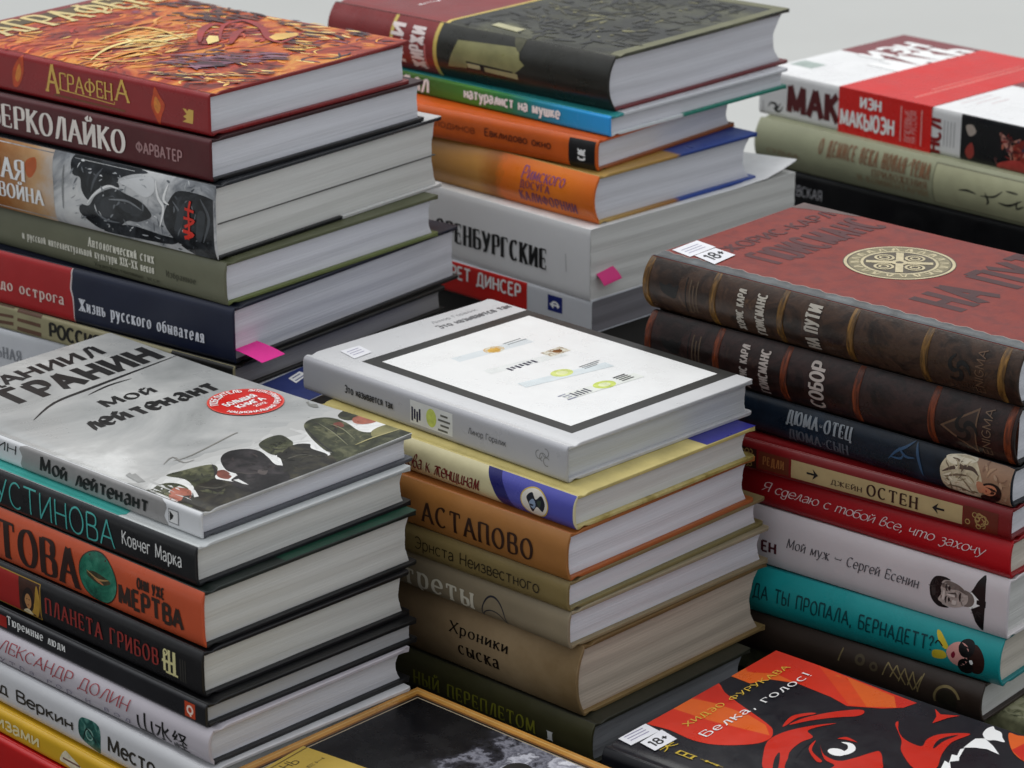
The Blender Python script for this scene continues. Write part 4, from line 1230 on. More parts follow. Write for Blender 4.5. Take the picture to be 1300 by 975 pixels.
T('D3', 'ДЮМА-СЫН', 'cond', [(90.2,3),(134.1,8.3)], M('#5a5f68'), base=0.3, v=(0.12, 0.42))

bk = book('D4', 'slim dark red hardback with a cream title panel and gilt ornament', GD, M('#7c1a1f', 0.35, 0.1), M('#7e1a1f', 0.35), None, PW, b=2.8, p=5)
og, ck = M('#a58a5a', 0.4, 0.25, 200), M('#b8a57c', 0.4, 0.1)
pn = [(94.1,12.7),(209.4,7.6),(71,11.2),(92.4,11.8),(57.9,13.5),(69.5,13.9),(210.2,6.8),(232.2,7.4)]
x_ = [p[0] for p in pn]
t_ = bk.t
its = [(rect(x_[0], t_ * .16, x_[1], t_ * .74), ck), (rect(x_[2], t_ * .18, x_[3], t_ * .74), M('#6a3420', 0.4)), (rect(x_[4], t_ * .12, x_[5], t_ * .76), M('#3a2018', 0.4)), (rect(x_[6], t_ * .12, x_[7], t_ * .78), M('#6a2a1a', 0.4))]
for a, c in ((x_[4], x_[5]), (x_[6], x_[7])):
    for k in range(9):
        xx, yy = a + (c - a) * rnd.uniform(.12, .88), t_ * rnd.uniform(.22, .66)
        its.append((ring((xx, yy), 1.1, 1.7, 14, rnd.uniform(0, 300), rnd.uniform(420, 600)), og))
    its.append((ring(((a + c) / 2, t_ * .44), 3.0, 3.7, 24), og))
for sgn, xx in ((1, x_[0] + (x_[1] - x_[0]) * .13), (-1, x_[0] + (x_[1] - x_[0]) * .865)):
    its += [(line([(xx - 4 * sgn, t_ * .45), (xx + 2 * sgn, t_ * .45)], 1.2), black), (poly([(xx + 4 * sgn, t_ * .45), (xx, t_ * .62), (xx + 1.4 * sgn, t_ * .45), (xx, t_ * .28)]), black)]
decal('D4', 'S', 'title_panel', its)
T('D4', 'РЕДЛИ', 'serifb', [(x_[2] + 3, t_ * .3), (x_[3] - 3, t_ * .62)], M('#9c6a40'), name='publisher_mark', base=0.3)
T('D4', 'ДЖЕЙН', 'serifb', [(121.8,10.5),(143.2,12.8)], M('#3a1c14'), name='author_lettering', base=0.3, v=(0.28, 0.5))
T('D4', 'ОСТЕН', 'serifb', [(146.1,7.2),(180.6,12)], M('#3a1c14'), name='author_lettering', base=0.3, v=(0.25, 0.63))

book('D5', 'crimson hardback with white handwritten lettering running along its whole spine', GD, RAMPX([(0, '#7c1420'), (0.5, '#a81824'), (1, '#b81c28')], 0, 235, 0, 0.35, 0.05), M('#9a1822', 0.35), None, PC, b=4, p=3)
T('D5', 'Я сделаю с тобой все, что захочу', 'script', [(64.3,8.7),(220.1,16.9)], M('#e0cfd0'))

bk = book('D6', 'white hardback with grey italic lettering and a black and white portrait on its spine', GD, M('#d9d3d6', 0.35, 0.04, 20), M('#dedada', 0.35), None, PG, b=2.6, p=5)
T('D6', 'ЕН', 'black', [(70.3,8.9),(81.6,16.6)], M('#5a2430'), name='author_lettering')
T('D6', 'Мой муж — Сергей Есенин', 'ital', [(88.6,13.9),(182.1,22.4)], M('#55535a'))
gm, gl, gd = M('#7e746f', 0.4, 0.3, 150), M('#bdb1ab', 0.4, 0.15, 150), M('#1d191b', 0.4, 0.2)
gh_ = M('#d6cbc5', 0.4, 0.08, 150)
hc = [(203.1,16.1)][0]
hc = (hc[0], bk.t * 0.50)


def up(*pts, s=10.0):
    # upright portrait turned on its side: its top points to the left end of the spine
    return [(hc[0] - b_ * s, hc[1] + a_ * s) for a_, b_ in pts]


decal('D6', 'S', 'portrait_photo', [
    (blob(up((-1.5, -2.2), (-1.35, -1.75), (-.7, -1.45), (-.3, -1.2), (.3, -1.2), (.75, -1.45), (1.4, -1.8), (1.5, -2.2))), gd),
    (poly(up((-.55, -1.35), (-.05, -2.1), (.5, -1.35), (.3, -1.0), (-.3, -1.0))), white), (poly(up((-.14, -1.7), (.12, -1.7), (.2, -2.3), (-.2, -2.3))), gd),
    (blob(up((-.42, -.6), (-.42, -1.3), (0, -1.55), (.42, -1.3), (.42, -.6))), gm),
    (blob(up((-.78, .35), (-.74, -.3), (-.5, -.85), (-.15, -1.12), (.2, -1.1), (.55, -.8), (.74, -.3), (.78, .35), (.45, .9), (-.45, .9))), gl),
    (blob(up((.3, .6), (.74, .35), (.74, -.3), (.52, -.82), (.22, -1.06), (.36, -.5), (.3, 0))), gm),
    (blob(up((-.86, .1), (-.95, .8), (-.55, 1.3), (.2, 1.42), (.8, 1.1), (.95, .5), (.84, .05), (.74, .5), (.35, .72), (-.1, .62), (-.5, .85), (-.74, .55))), gd),
    (blob(up((-.4, 1.2), (.1, 1.3), (.3, 1.1), (-.2, 1.02))), M('#4a4443', 0.4, 0.3)),
    *daubs(up((-.7, .3), (-.4, -.8), (.2, -1.0), (.6, -.3), (.6, .5), (-.4, .7)), 46, ('#a89c96', '#c4b8b2', '#8c817c', '#b4a8a2'), 0.5, 1.8, 0.4, 1.1), *daubs(up((-.8, .6), (-.5, 1.2), (.3, 1.35), (.85, .9), (.8, .4), (.2, .8), (-.4, .9)), 30, ('#2c2628', '#3c3636', '#141112', '#4c4444'), 0.8, 2.6, 0.3, 0.8), *daubs(up((-1.3, -1.8), (-.5, -1.4), (-.4, -2.1)), 14, ('#2c282a', '#3a3638'), 0.8, 2.2, 0.3, 0.8),
    (brushline(up((-.58, .28), (-.36, .33), (-.14, .26)), 0.2, 0.9), M('#3a3030', 0.4)), (brushline(up((.14, .26), (.36, .33), (.58, .28)), 0.2, 0.9), M('#3a3030', 0.4)),
    (ell(up((-.34, .1))[0], 0.7, 1.5, 14), M('#4a403e', 0.4)), (ell(up((.35, .1))[0], 0.7, 1.5, 14), M('#4a403e', 0.4)), (ell(up((-.34, .1))[0], 0.45, 0.6, 10), gd), (ell(up((.35, .1))[0], 0.45, 0.6, 10), gd),
    (brushline(up((.02, .2), (.1, -.15), (.14, -.32), (-.1, -.36)), 0.3, 1.0), M('#5a504c', 0.4)), (brushline(up((-.28, -.64), (0, -.6), (.28, -.66)), 0.3, 1.3), M('#3a3130', 0.4)),
    (blob(up((-.1, .2), (0, .2), (.02, -.25), (-.12, -.25))), gh_), (blob(up((-.55, -.1), (-.3, -.15), (-.35, -.4), (-.55, -.35))), gh_), (blob(up((-.4, .55), (.1, .5), (.1, .38), (-.4, .4))), gh_)])

bk = book('D7', 'teal hardback with dark handwritten capitals and a woman in sunglasses', GD, M('#27a2a4', 0.32, 0.08, 30), M('#1d8488', 0.35), M('#1d8488', 0.35), PC, b=6.5, p=2.3)
T('D7', 'КУДА ТЫ ПРОПАЛА, БЕРНАДЕТТ?', 'hand', [(58.1,15.2),(193.5,22.1)], M('#154d54'), jitter=0.35, v=(0.34, 0.7))
yw = M('#d8c440', 0.4)
decal('D7', 'S', 'woman_mark', [
    (blob([(194,24.8),(197,24.7),(202.9,18.3),(201.2,16),(197.4,18.4)]), yw), (blob([(192.3,11.1),(194,13.6),(200.1,14.5),(202.1,11.6),(198.6,8.8),(193.1,8.2)]), yw), (line([(194.4,17.6),(196.1,19.8),(199.3,17.2)], 0.8), black),
    (blob([(213.1,10.7),(218.4,22.8),(223.3,21.8),(226.7,15.9),(225.4,8.5),(219.5,5)]), M('#3c221c', 0.4)),
    (blob([(201.9,14.5),(204.7,19.9),(210,22.6),(215.5,20.8),(216,12.8),(210.9,7.7),(205.3,8.5)]), M('#e0a8a0', 0.4)),
    (blob([(205,14),(206.7,16.2),(207.8,14.7),(207,12.2),(205.5,12)]), M('#8c1e3c', 0.4)),
    (blob([(209.6,19),(211.1,23.6),(215.3,25.5),(219,24.1),(219.6,19),(216.5,15),(211.9,14.8)]), black), (blob([(209.1,7.2),(210.6,11.8),(214.8,13.8),(218.5,11.7),(218.5,6.5),(214.8,3.3),(210.5,3.5)]), black), (line([(215.9,15.6),(216.6,12.9)], 1.4), black), (blob([(216.9,13),(218.5,13.9),(219.4,12),(218,10.8)]), white)])

bk = book('D8', 'dark brown hardback with worn gilt lattice ornament, under the teal one', GD, M('#3f332c', 0.4, 0.12), None, None, PG, b=5.5, p=2.4)
gg = M('#8a7c58', 0.35, 0.3, 200)
decal('D8', 'S', 'gilt_ornament', [(line([(128,21.2),(126,13.2)], 0.9, False), gg), (ring([(140.4,17.5),(140.4,17.5)][0], 1.6, 3.4, 16), M('#5c5240', 0.4)), (ring([(150.1,16.1),(150.1,16.1)][0], 1.4, 2.8, 16), M('#5c5240', 0.4))]
      + [(line([a, c], 0.8, False), gg) for a, c in zip([(158.9,20.9),(158.9,20.9),(164.9,20.7),(170.5,20.4),(176.1,20.1),(183.4,21)], [(156.5,12.9),(167.4,13.5),(172.4,11.1),(177.4,9.3),(180.8,9.7),(180.2,9.2)])]
      + [(line([a, c], 0.8, False), gg) for a, c in zip([(164.9,20.7),(170.5,20.4),(176.1,20.1),(182.4,19.3)], [(161.8,13.2),(167.5,12.2),(173.8,11.5),(178,10.1)])]
      + [(ring([(200.1,9.6),(200.1,9.6)][0], 7.6, 9.2, 36, 20, 200), gg), (ell([(200.1,9.6),(200.1,9.6)][0], 6.5), M('#2e2a20', 0.4, 0.3, 100))])
book('D9', 'sage green patterned hardback, lowest of the right pile', GD, M('#8f8f70', 0.45, 0.5, 120), PHOTO([(0.35, '#50543a'), (0.5, '#a9a888'), (0.65, '#b9b69c')], 120, 0.4, 1.0), None, PC)

# ================= middle pile
bk = book('F1', 'white hardback with a dark square frame of small pictures, topmost of the middle pile', GF, M('#b6b6ba', 0.32, 0.03, 20), M('#d2d2d3', 0.32, 0.02, 20), M('#cacacc', 0.35), PAGES('#c4c6c8'), b=2.4, p=10)
fr = [(33.7,19.7),(32.5,157.8),(202.8,158.7),(209,16.2)]
fi = [(45.3,29.5),(45.8,145.3),(191.9,145.2),(196.6,28.3)]
XA, XBb = (fr[0][0] + fr[1][0]) / 2, (fr[2][0] + fr[3][0]) / 2
YA, YB = (fr[0][1] + fr[3][1]) / 2, (fr[1][1] + fr[2][1]) / 2
xa1, xb1 = (fi[0][0] + fi[1][0]) / 2, (fi[2][0] + fi[3][0]) / 2
ya1, yb1 = (fi[0][1] + fi[3][1]) / 2, (fi[1][1] + fi[2][1]) / 2
pic = lambda h: PHOTO([(0.35, h), (0.55, '#d8d4c4'), (0.7, '#e9e8e0')], 300, 0.3, 0.8)
xa1, xb1, ya1, yb1 = XA + 9, XBb - 8.5, YA + 8, YB - 8
its = [(rect(XA, YA, XBb, YB), M('#3a3a38', 0.4, 0.06)), (rect(xa1, ya1, xb1, yb1), M('#efefee', 0.3, 0.01))]
q = [(67.5,58.5),(58.2,109.2),(69.3,84.6),(67.1,107.2),(81.5,118),(93,63.4),(88.5,110.8),(110.8,115.5),(107.4,98.3),(125.8,59.4),(125.9,86.1),(123.7,111.1),(141.6,115.2),(156.2,63.6),(154.4,87.9),(163.3,103.4),(165.8,119.1)]
for (p, r, h) in ((q[2], 3.6, '#d9b45c'), (q[8], 4.2, '#c49a5c'), (q[10], 3.8, '#c4d060'), (q[14], 4.6, '#c4d060')):
    pass
lb = M('#dde2e4', 0.3, 0.05)
gnt = M('#2e2c4a', 0.35)
lgt = M('#8b8f90', 0.35)
CW = lambda s: [s]
a = [(70.9,58.5),(73.3,88.6),(71.8,104.8),(76.2,116.4)]
its += [(line([a[0], a[3]], 8.5), lb), (ell(a[1], 5.6, 7.2), pic('#d8a43c')), (ell((a[1][0] + 1, a[1][1] - 1), 3.6, 4.4), M('#e2b85e', 0.3, 0.25, 200)), (line([(a[2][0] - 2, a[2][1] - 5), (a[2][0] - 2, a[2][1] + 10)], 1.2), lgt), (line([(a[2][0] + 1, a[2][1] - 4), (a[2][0] + 1, a[2][1] + 12)], 1.0), lgt)]
a = [(99.8,56.7),(105.8,79.6),(102.3,110.5),(108.5,113.2)]
its += [(line([a[0], a[3]], 8.0), M('#e4e6e4', 0.3)), (line([(a[2][0], a[2][1] - 7), (a[2][0], a[2][1] + 10)], 9.5), pic('#8c6428')), (ell((a[2][0], a[2][1] + 3), 2.6, 3.4), M('#8a5c20', 0.3, 0.4, 200))]
for k in range(7):
    its.append((rect(a[1][0] - 2.6, a[1][1] - 11 + 3.4 * k, a[1][0] + (1.2 if k % 2 else 2.6), a[1][1] - 9 + 3.4 * k), gnt))
a = [(130.7,54.4),(131.9,86.7),(134.3,104.6),(141.1,118.1)]
its += [(line([a[0], a[3]], 8.5), M('#dfe6e8', 0.3)), (ell(a[1], 5.8, 7.6), M('#d8e08c', 0.3, 0.25, 200)), (ell(a[1], 3.2, 4.0), M('#e4e8b4', 0.3, 0.2, 200))] + [(rect(a[2][0] - 3 + 2.2 * k, a[2][1] - 3, a[2][0] - 2 + 2.2 * k, a[2][1] + 14 - 3 * k), lgt) for k in range(3)]
a = [(162.5,57.1),(163.4,69.5),(163.7,89.3),(162.9,106.2),(166.3,116.3)]
its += [(line([a[0], a[4]], 9), M('#e6e8e2', 0.3)), (ell(a[2], 5.8, 7.8), M('#d2de78', 0.3, 0.25, 200)), (ell(a[2], 3.0, 4.2), M('#e6ecc0', 0.3, 0.2, 200)), *[(rect(a[1][0] - 5 + 2.6 * k, a[1][1] - 14 + 1.5 * (k % 3), a[1][0] - 3.8 + 2.6 * k, a[1][1] - 8 + 1.2 * (k % 2)), M('#9a9cae', 0.35)) for k in range(4)]]
for k in range(5):
    its.append((rect(a[1][0] - 3.5 + (k % 2), a[1][1] - 6 + 2.8 * k, a[1][0] + 3.2, a[1][1] - 4.6 + 2.8 * k), gnt))
its += [(rect(a[3][0] - 4 + 2.4 * k, a[3][1] - 5, a[3][0] - 2.8 + 2.4 * k, a[3][1] + 5), M('#4a4a44', 0.35)) for k in range(4)]
decal('F1', 'C', 'framed_pictures', its)
T('F1', 'Это называется так', 'sansb', [(22.6,93.8),(15.6,155.7)], M('#77777a'), 'C')
T('F1', 'Линор Горалик', 'sans', [(12.7,97),(8,135.5)], M('#9a9a9c'), 'C', name='author_lettering')
sticker('F1', [(26.9,17.7),(25.4,33.2),(10.9,36),(10.3,21)], 'price_sticker')
T('F1', 'Это называется так', 'sansb', [(37.8,10.2),(79.8,12.8)], M('#3c3c40'), v=(.36, .60))
T('F1', 'Линор Горалик', 'sans', [(142,10.2),(172.6,12.2)], M('#5c5c60'), name='author_lettering', v=(.40, .62))
s4 = [(94.1,14.2),(129.3,6.7),(97,8.3),(109.2,9.2),(122.8,8.3)]
u0, u1 = s4[0][0], s4[1][0]
its = [(rect(u0, 4, u1, 18), M('#d9dad8', 0.35)), (ell(((u0 + u1) / 2, 11), 4.2, 5.6), M('#c6d070', 0.35, 0.2, 200))]
for k in range(4):
    its += [(rect(u0 + 1 + 2.1 * k, 5.5 + (k % 2) * 1.5, u0 + 2.4 + 2.1 * k, 14 - (k % 3)), gnt), (rect(u1 - 12 + (k % 2) * 2, 5 + 3 * k, u1 - 4 + (k % 3), 6.2 + 3 * k), M('#6c6c66'))]
decal('F1', 'S', 'spine_picture', its)
lgp = [(201,11.1),(201,11.1)][0]
decal('F1', 'S', 'publisher_mark', [(ring((lgp[0] + dx, lgp[1] + dy), 2.2, 2.7, 20, a0, a0 + 260), M('#8c8c8c')) for dx, dy, a0 in ((0, 0, 0), (-3, 1, 90), (2, 3, 200), (3, -2, 40))])

bk = book('F2', 'cream and blue hardback with an oval emblem, right under the white framed one', GF, M('#d3cba6', 0.35, 0.08, 40), M('#c9bb7e', 0.35, 0.15), PHOTO([(0.3, '#6e5c2c'), (0.48, '#b9a868'), (0.7, '#d2c690')], 40, 0.35, 0.8), PG, b=4, p=3)
bl1, bl2 = M('#2a2a70', 0.3, 0.1), M('#5a5cae', 0.3, 0.1, 30)
a = [(143.5,20.4),(154,21.3),(165.7,0.5),(155.1,0.6)]
decal('F2', 'S', 'blue_panel', [(poly([(a[1][0] - 2, bk.t), (bk.L, bk.t), (bk.L, 0), (a[2][0] - 1, 0)]), bl2), (poly([(a[0][0], bk.t), (a[1][0], bk.t), (a[2][0], 0), (a[3][0], 0)]), bl1)])
c_ = [(182,9.8),(182,9.8)][0]
c_ = (c_[0], bk.t * 0.47)
decal('F2', 'S', 'oval_emblem', [(ell(c_, 10.6, 8.4), M('#c9b05a', 0.35)), (ell(c_, 9.8, 7.7), M('#d9d4cc', 0.35, 0.1)), (blob([(c_[0] - 6, c_[1] + 2), (c_[0] - 2, c_[1] + 5.5), (c_[0] + 1, c_[1] + 2), (c_[0] + 5, c_[1] + 5), (c_[0] + 8, c_[1] + 1), (c_[0] + 6, c_[1] - 4), (c_[0] + 2, c_[1] - 2), (c_[0] - 2, c_[1] - 6), (c_[0] - 4, c_[1] - 2)]), M('#1c2030', 0.35)), (blob([(c_[0] - 4, c_[1] - 1), (c_[0] - 1, c_[1] + 2), (c_[0] + 1, c_[1] - 1), (c_[0] - 1, c_[1] - 4)]), M('#8fa0b8', 0.35)), (blob([(c_[0] + 2, c_[1] + 1), (c_[0] + 5, c_[1] + 2), (c_[0] + 4, c_[1] - 2)]), M('#3c4c40', 0.35))], base=0.35)
T('F2', 'Чехова к женщинам', 'script', [(69.2,7.8),(139.5,17.1)], M('#7c2628'), v=(0.16, 0.66))
decal('F2', 'C', 'flap_edge', [(rect(bk.L - 24, bk.W - 44, bk.L, bk.W), M('#34348a', 0.3))])

book('F3', 'tan orange hardback with large dark roman capitals on its spine', GF, M('#a5743f', 0.45, 0.10, 30), M('#a86c38', 0.45), M('#b0693a', 0.45), PW, b=4, p=3)
T('F3', 'АСТАПОВО', 'serif', [(108.1,8.6),(195.6,18.7)], M('#3a2014'), v=(0.2, 0.66))
book('F4', 'thin olive brown hardback with dark rounded lettering, under the tan orange one', GF, M('#85754c', 0.5, 0.1, 40), M('#8c7c58', 0.5), M('#8a8058', 0.5), PW, b=3, p=4)
T('F4', 'Эрнста Неизвестного', 'sans', [(102.9,8.3),(199.6,10.2)], M('#33291a'), v=(0.22, 0.74))
bk = book('F5', 'greige hardback with pale lettering and a thin dark arch', GF, M('#968a74', 0.48, 0.08, 40), M('#a39880', 0.48), M('#96886c', 0.48), PW, b=3.4, p=4)
T('F5', 'Портреты', 'serifb', [(53,-0.9),(149.5,16.3)], M('#ddd8c8'))
c_ = [(164.5,3.9),(164.5,3.9)][0]
decal('F5', 'S', 'arch_mark', [(ring((c_[0], -2), 9.5, 10.2, 30, 0, 180, 1.75), M('#3a3a44')), (ring((c_[0], -2), 9.5, 10.2, 30, 0, 180, 0.85), M('#3a3a44'))])
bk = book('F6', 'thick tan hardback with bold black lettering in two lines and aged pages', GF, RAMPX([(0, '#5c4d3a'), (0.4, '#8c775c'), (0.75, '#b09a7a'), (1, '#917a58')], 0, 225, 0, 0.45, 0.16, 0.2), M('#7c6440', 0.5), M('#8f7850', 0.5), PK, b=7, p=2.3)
T('F6', 'Хроники', 'serifb', [(126,22.4),(172.9,30.7)], M('#1e1712'))
T('F6', 'сыска', 'serifb', [(132.9,11.6),(165.5,18.1)], M('#2a2018'))
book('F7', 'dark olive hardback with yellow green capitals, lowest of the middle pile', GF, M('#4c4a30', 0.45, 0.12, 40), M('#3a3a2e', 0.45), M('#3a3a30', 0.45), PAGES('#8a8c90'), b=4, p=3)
T('F7', 'НЫЙ ПЕРЕПЛЁТОМ'.replace('Ё', 'Е'), 'serif', [(84.6,-0.3),(183.2,11.2)], M('#8f8f38'), v=(0.26, 0.68))
T('F7', 'I', 'serifb', [(191.7,6.7),(196.5,12.3)], white, name='publisher_mark')

# ================= front left pile
mist = PHOTO([(0.28, '#8f9190'), (0.45, '#adaead'), (0.58, '#c0c0be'), (0.75, '#e2e2e0')], 11, 0.32, 0.9, (1, 0.7, 1))
bk = book('G1', 'pale grey hardback with a red round badge and painted soldiers on its cover', GG, M('#d6d7d9', 0.35, 0.03), mist, M('#5a5c62', 0.35, 0.2), PW, b=2.4, p=10, warp=1.3)
a = [(120.5,18.6),(116,4.6),(233.6,2.2),(232.2,14.8)]
x0_, x1_ = (a[0][0] + a[1][0]) / 2, (a[2][0] + a[3][0]) / 2
decal('G1', 'S', 'grey_panel', [(blob([(x0_, bk.t - 0.2), (x0_ - 3, bk.t * .55), (x0_ + 1, 0.2), ((x0_ + x1_) / 2, 0.1), (x1_ + 1, 0.2), (x1_ + 3, bk.t * .4), (x1_, bk.t - 0.2), ((x0_ + x1_) / 2, bk.t)]), M('#9c9a99', 0.35, 0.12, 30))])
T('G1', 'Мой лейтенант', 'brush', [(130.6,2.7),(223.2,14.5)], M('#1c1b1b'), jitter=0.5, base=0.25, v=(0.2, 0.86))
T('G1', 'ГРАНИН', 'hand', [(55,7.8),(110.5,13.4)], M('#1c1b1b'), name='author_lettering', base=0.25)
p_ = [(239.6,8.5),(247.7,5.6)]
decal('G1', 'S', 'publisher_mark', [(rect(p_[0][0], 3.5, p_[1][0], 11.5), M('#77777a')), (rect(p_[0][0] + .5, 4, p_[1][0] - .5, 11), M('#dcdcdc')), (poly([(p_[0][0] + 1, 4.6), (p_[0][0] + 1, 10.4), (p_[0][0] + 4.2, 8.2), (p_[0][0] + 3.2, 6.2)]), black)], base=0.25)
inkb = M('#1e1d1e', 0.4, 0.3, 100)
T('G1', 'ДАНИИЛ', 'brush', [(31.7,37.9),(11.7,134.6)], inkb, 'C', jitter=0.5, name='author_lettering')
T('G1', 'ГРАНИН', 'brush', [(62.8,40.8),(33,154.3)], inkb, 'C', jitter=0.5, name='author_lettering')
T('G1', 'Мой', 'brush', [(103.8,71.4),(90.3,110.7)], inkb, 'C', jitter=0.6)
T('G1', 'лейтенант', 'brush', [(128.6,42.8),(110.3,138.7)], inkb, 'C', jitter=0.6)
lg_, wh_ = M('#cfcfcd', 0.32, 0.08, 25), M('#dededc', 0.32, 0.04)
pkg = M('#c0b4b4', 0.32, 0.06, 20)
mistb = []
xs0 = bk.L - 62
for k, h in enumerate(('#b8b8b6', '#c2c2c0', '#cbcbc9', '#d5d5d3', '#dededc', '#e6e6e4')):
    edge_ = [(xs0 + 5.0 * k + rnd.uniform(-2.2, 2.2) + 2 * math.sin(yy * 0.09 + k), yy) for yy in range(0, 176, 5)]
    mistb.append((poly([(bk.L, 0)] + edge_ + [(bk.L, 175)]), M(h, 0.32, 0.03, 30)))
its = [
       (brushline([(88.5,29.5),(74.3,55.9),(70.2,86.4),(67.1,116.6),(63.2,160.8)], 0.5, 3.0), inkb), (brushline([(78.4,77.6),(74.3,96.7),(74.9,113.6)], 0.4, 2.0), inkb),
       # the white band behind the soldiers and the soldiers
       *mistb]
s1, s2, s3 = PHOTO([(0.3, '#1b1a18'), (0.5, '#34322c'), (0.7, '#55513f')], 70, 0.35, 0.7), PHOTO([(0.3, '#22241c'), (0.5, '#474a36'), (0.7, '#7c7c60')], 80, 0.35, 0.7), PHOTO([(0.3, '#141314'), (0.5, '#242224'), (0.7, '#4a4446')], 60, 0.35, 0.7)
skin, skd = M('#a86a58', 0.35, 0.35, 150), M('#7c4638', 0.35, 0.4, 150)
coat = []
for reg, cols in (([(215.5,32.2),(217.4,48.8),(230.6,42.4),(232.6,22.4)], ('#3c3e2c', '#5a5c40', '#24261c')), ([(238.7,20.9),(243,39.2),(254.1,42.3),(259.4,11.6)], ('#2a2824', '#44413a', '#1a1917')), ([(213.6,64.2),(219.1,80.8),(247.9,73.3),(252.3,47.9)], ('#1a1818', '#302a2a', '#463c3a')),
                  ([(212.3,93.9),(217,106.1),(229,97.7),(226.8,86)], ('#2c2e24', '#484a38', '#1c1c18')), ([(239.8,80.8),(236.5,104.5),(252.1,103.5),(255,76.1)], ('#26251f', '#3c3a30', '#4c4a3c')), ([(211.9,129.2),(216.8,145.9),(249.2,135.8),(251,110.2)], ('#34362a', '#55573f', '#7a785c', '#23241c')), ([(210.4,156.5),(217.7,168.2),(224.8,165.7),(221,151.9)], ('#3a3c30', '#5c5e4a'))):
    mx, my = sum(p[0] for p in reg) / len(reg), sum(p[1] for p in reg) / len(reg)
    for i in range(15):
        e, f = rnd.choice(reg), rnd.uniform(0, 0.9)
        cx_, cy_ = mx + (e[0] - mx) * f, my + (e[1] - my) * f
        a_ = rnd.uniform(0, 3.14)
        l_ = rnd.uniform(1, 3.6)
        coat.append((brushline([(cx_ - l_ * math.cos(a_), cy_ - l_ * math.sin(a_)), (cx_ + rnd.uniform(-.8, .8), cy_ + rnd.uniform(-.8, .8)), (cx_ + l_ * math.cos(a_), cy_ + l_ * math.sin(a_))], 0.2, rnd.uniform(0.5, 1.6)), M(rnd.choice(cols), 0.35, 0.3, 80)))
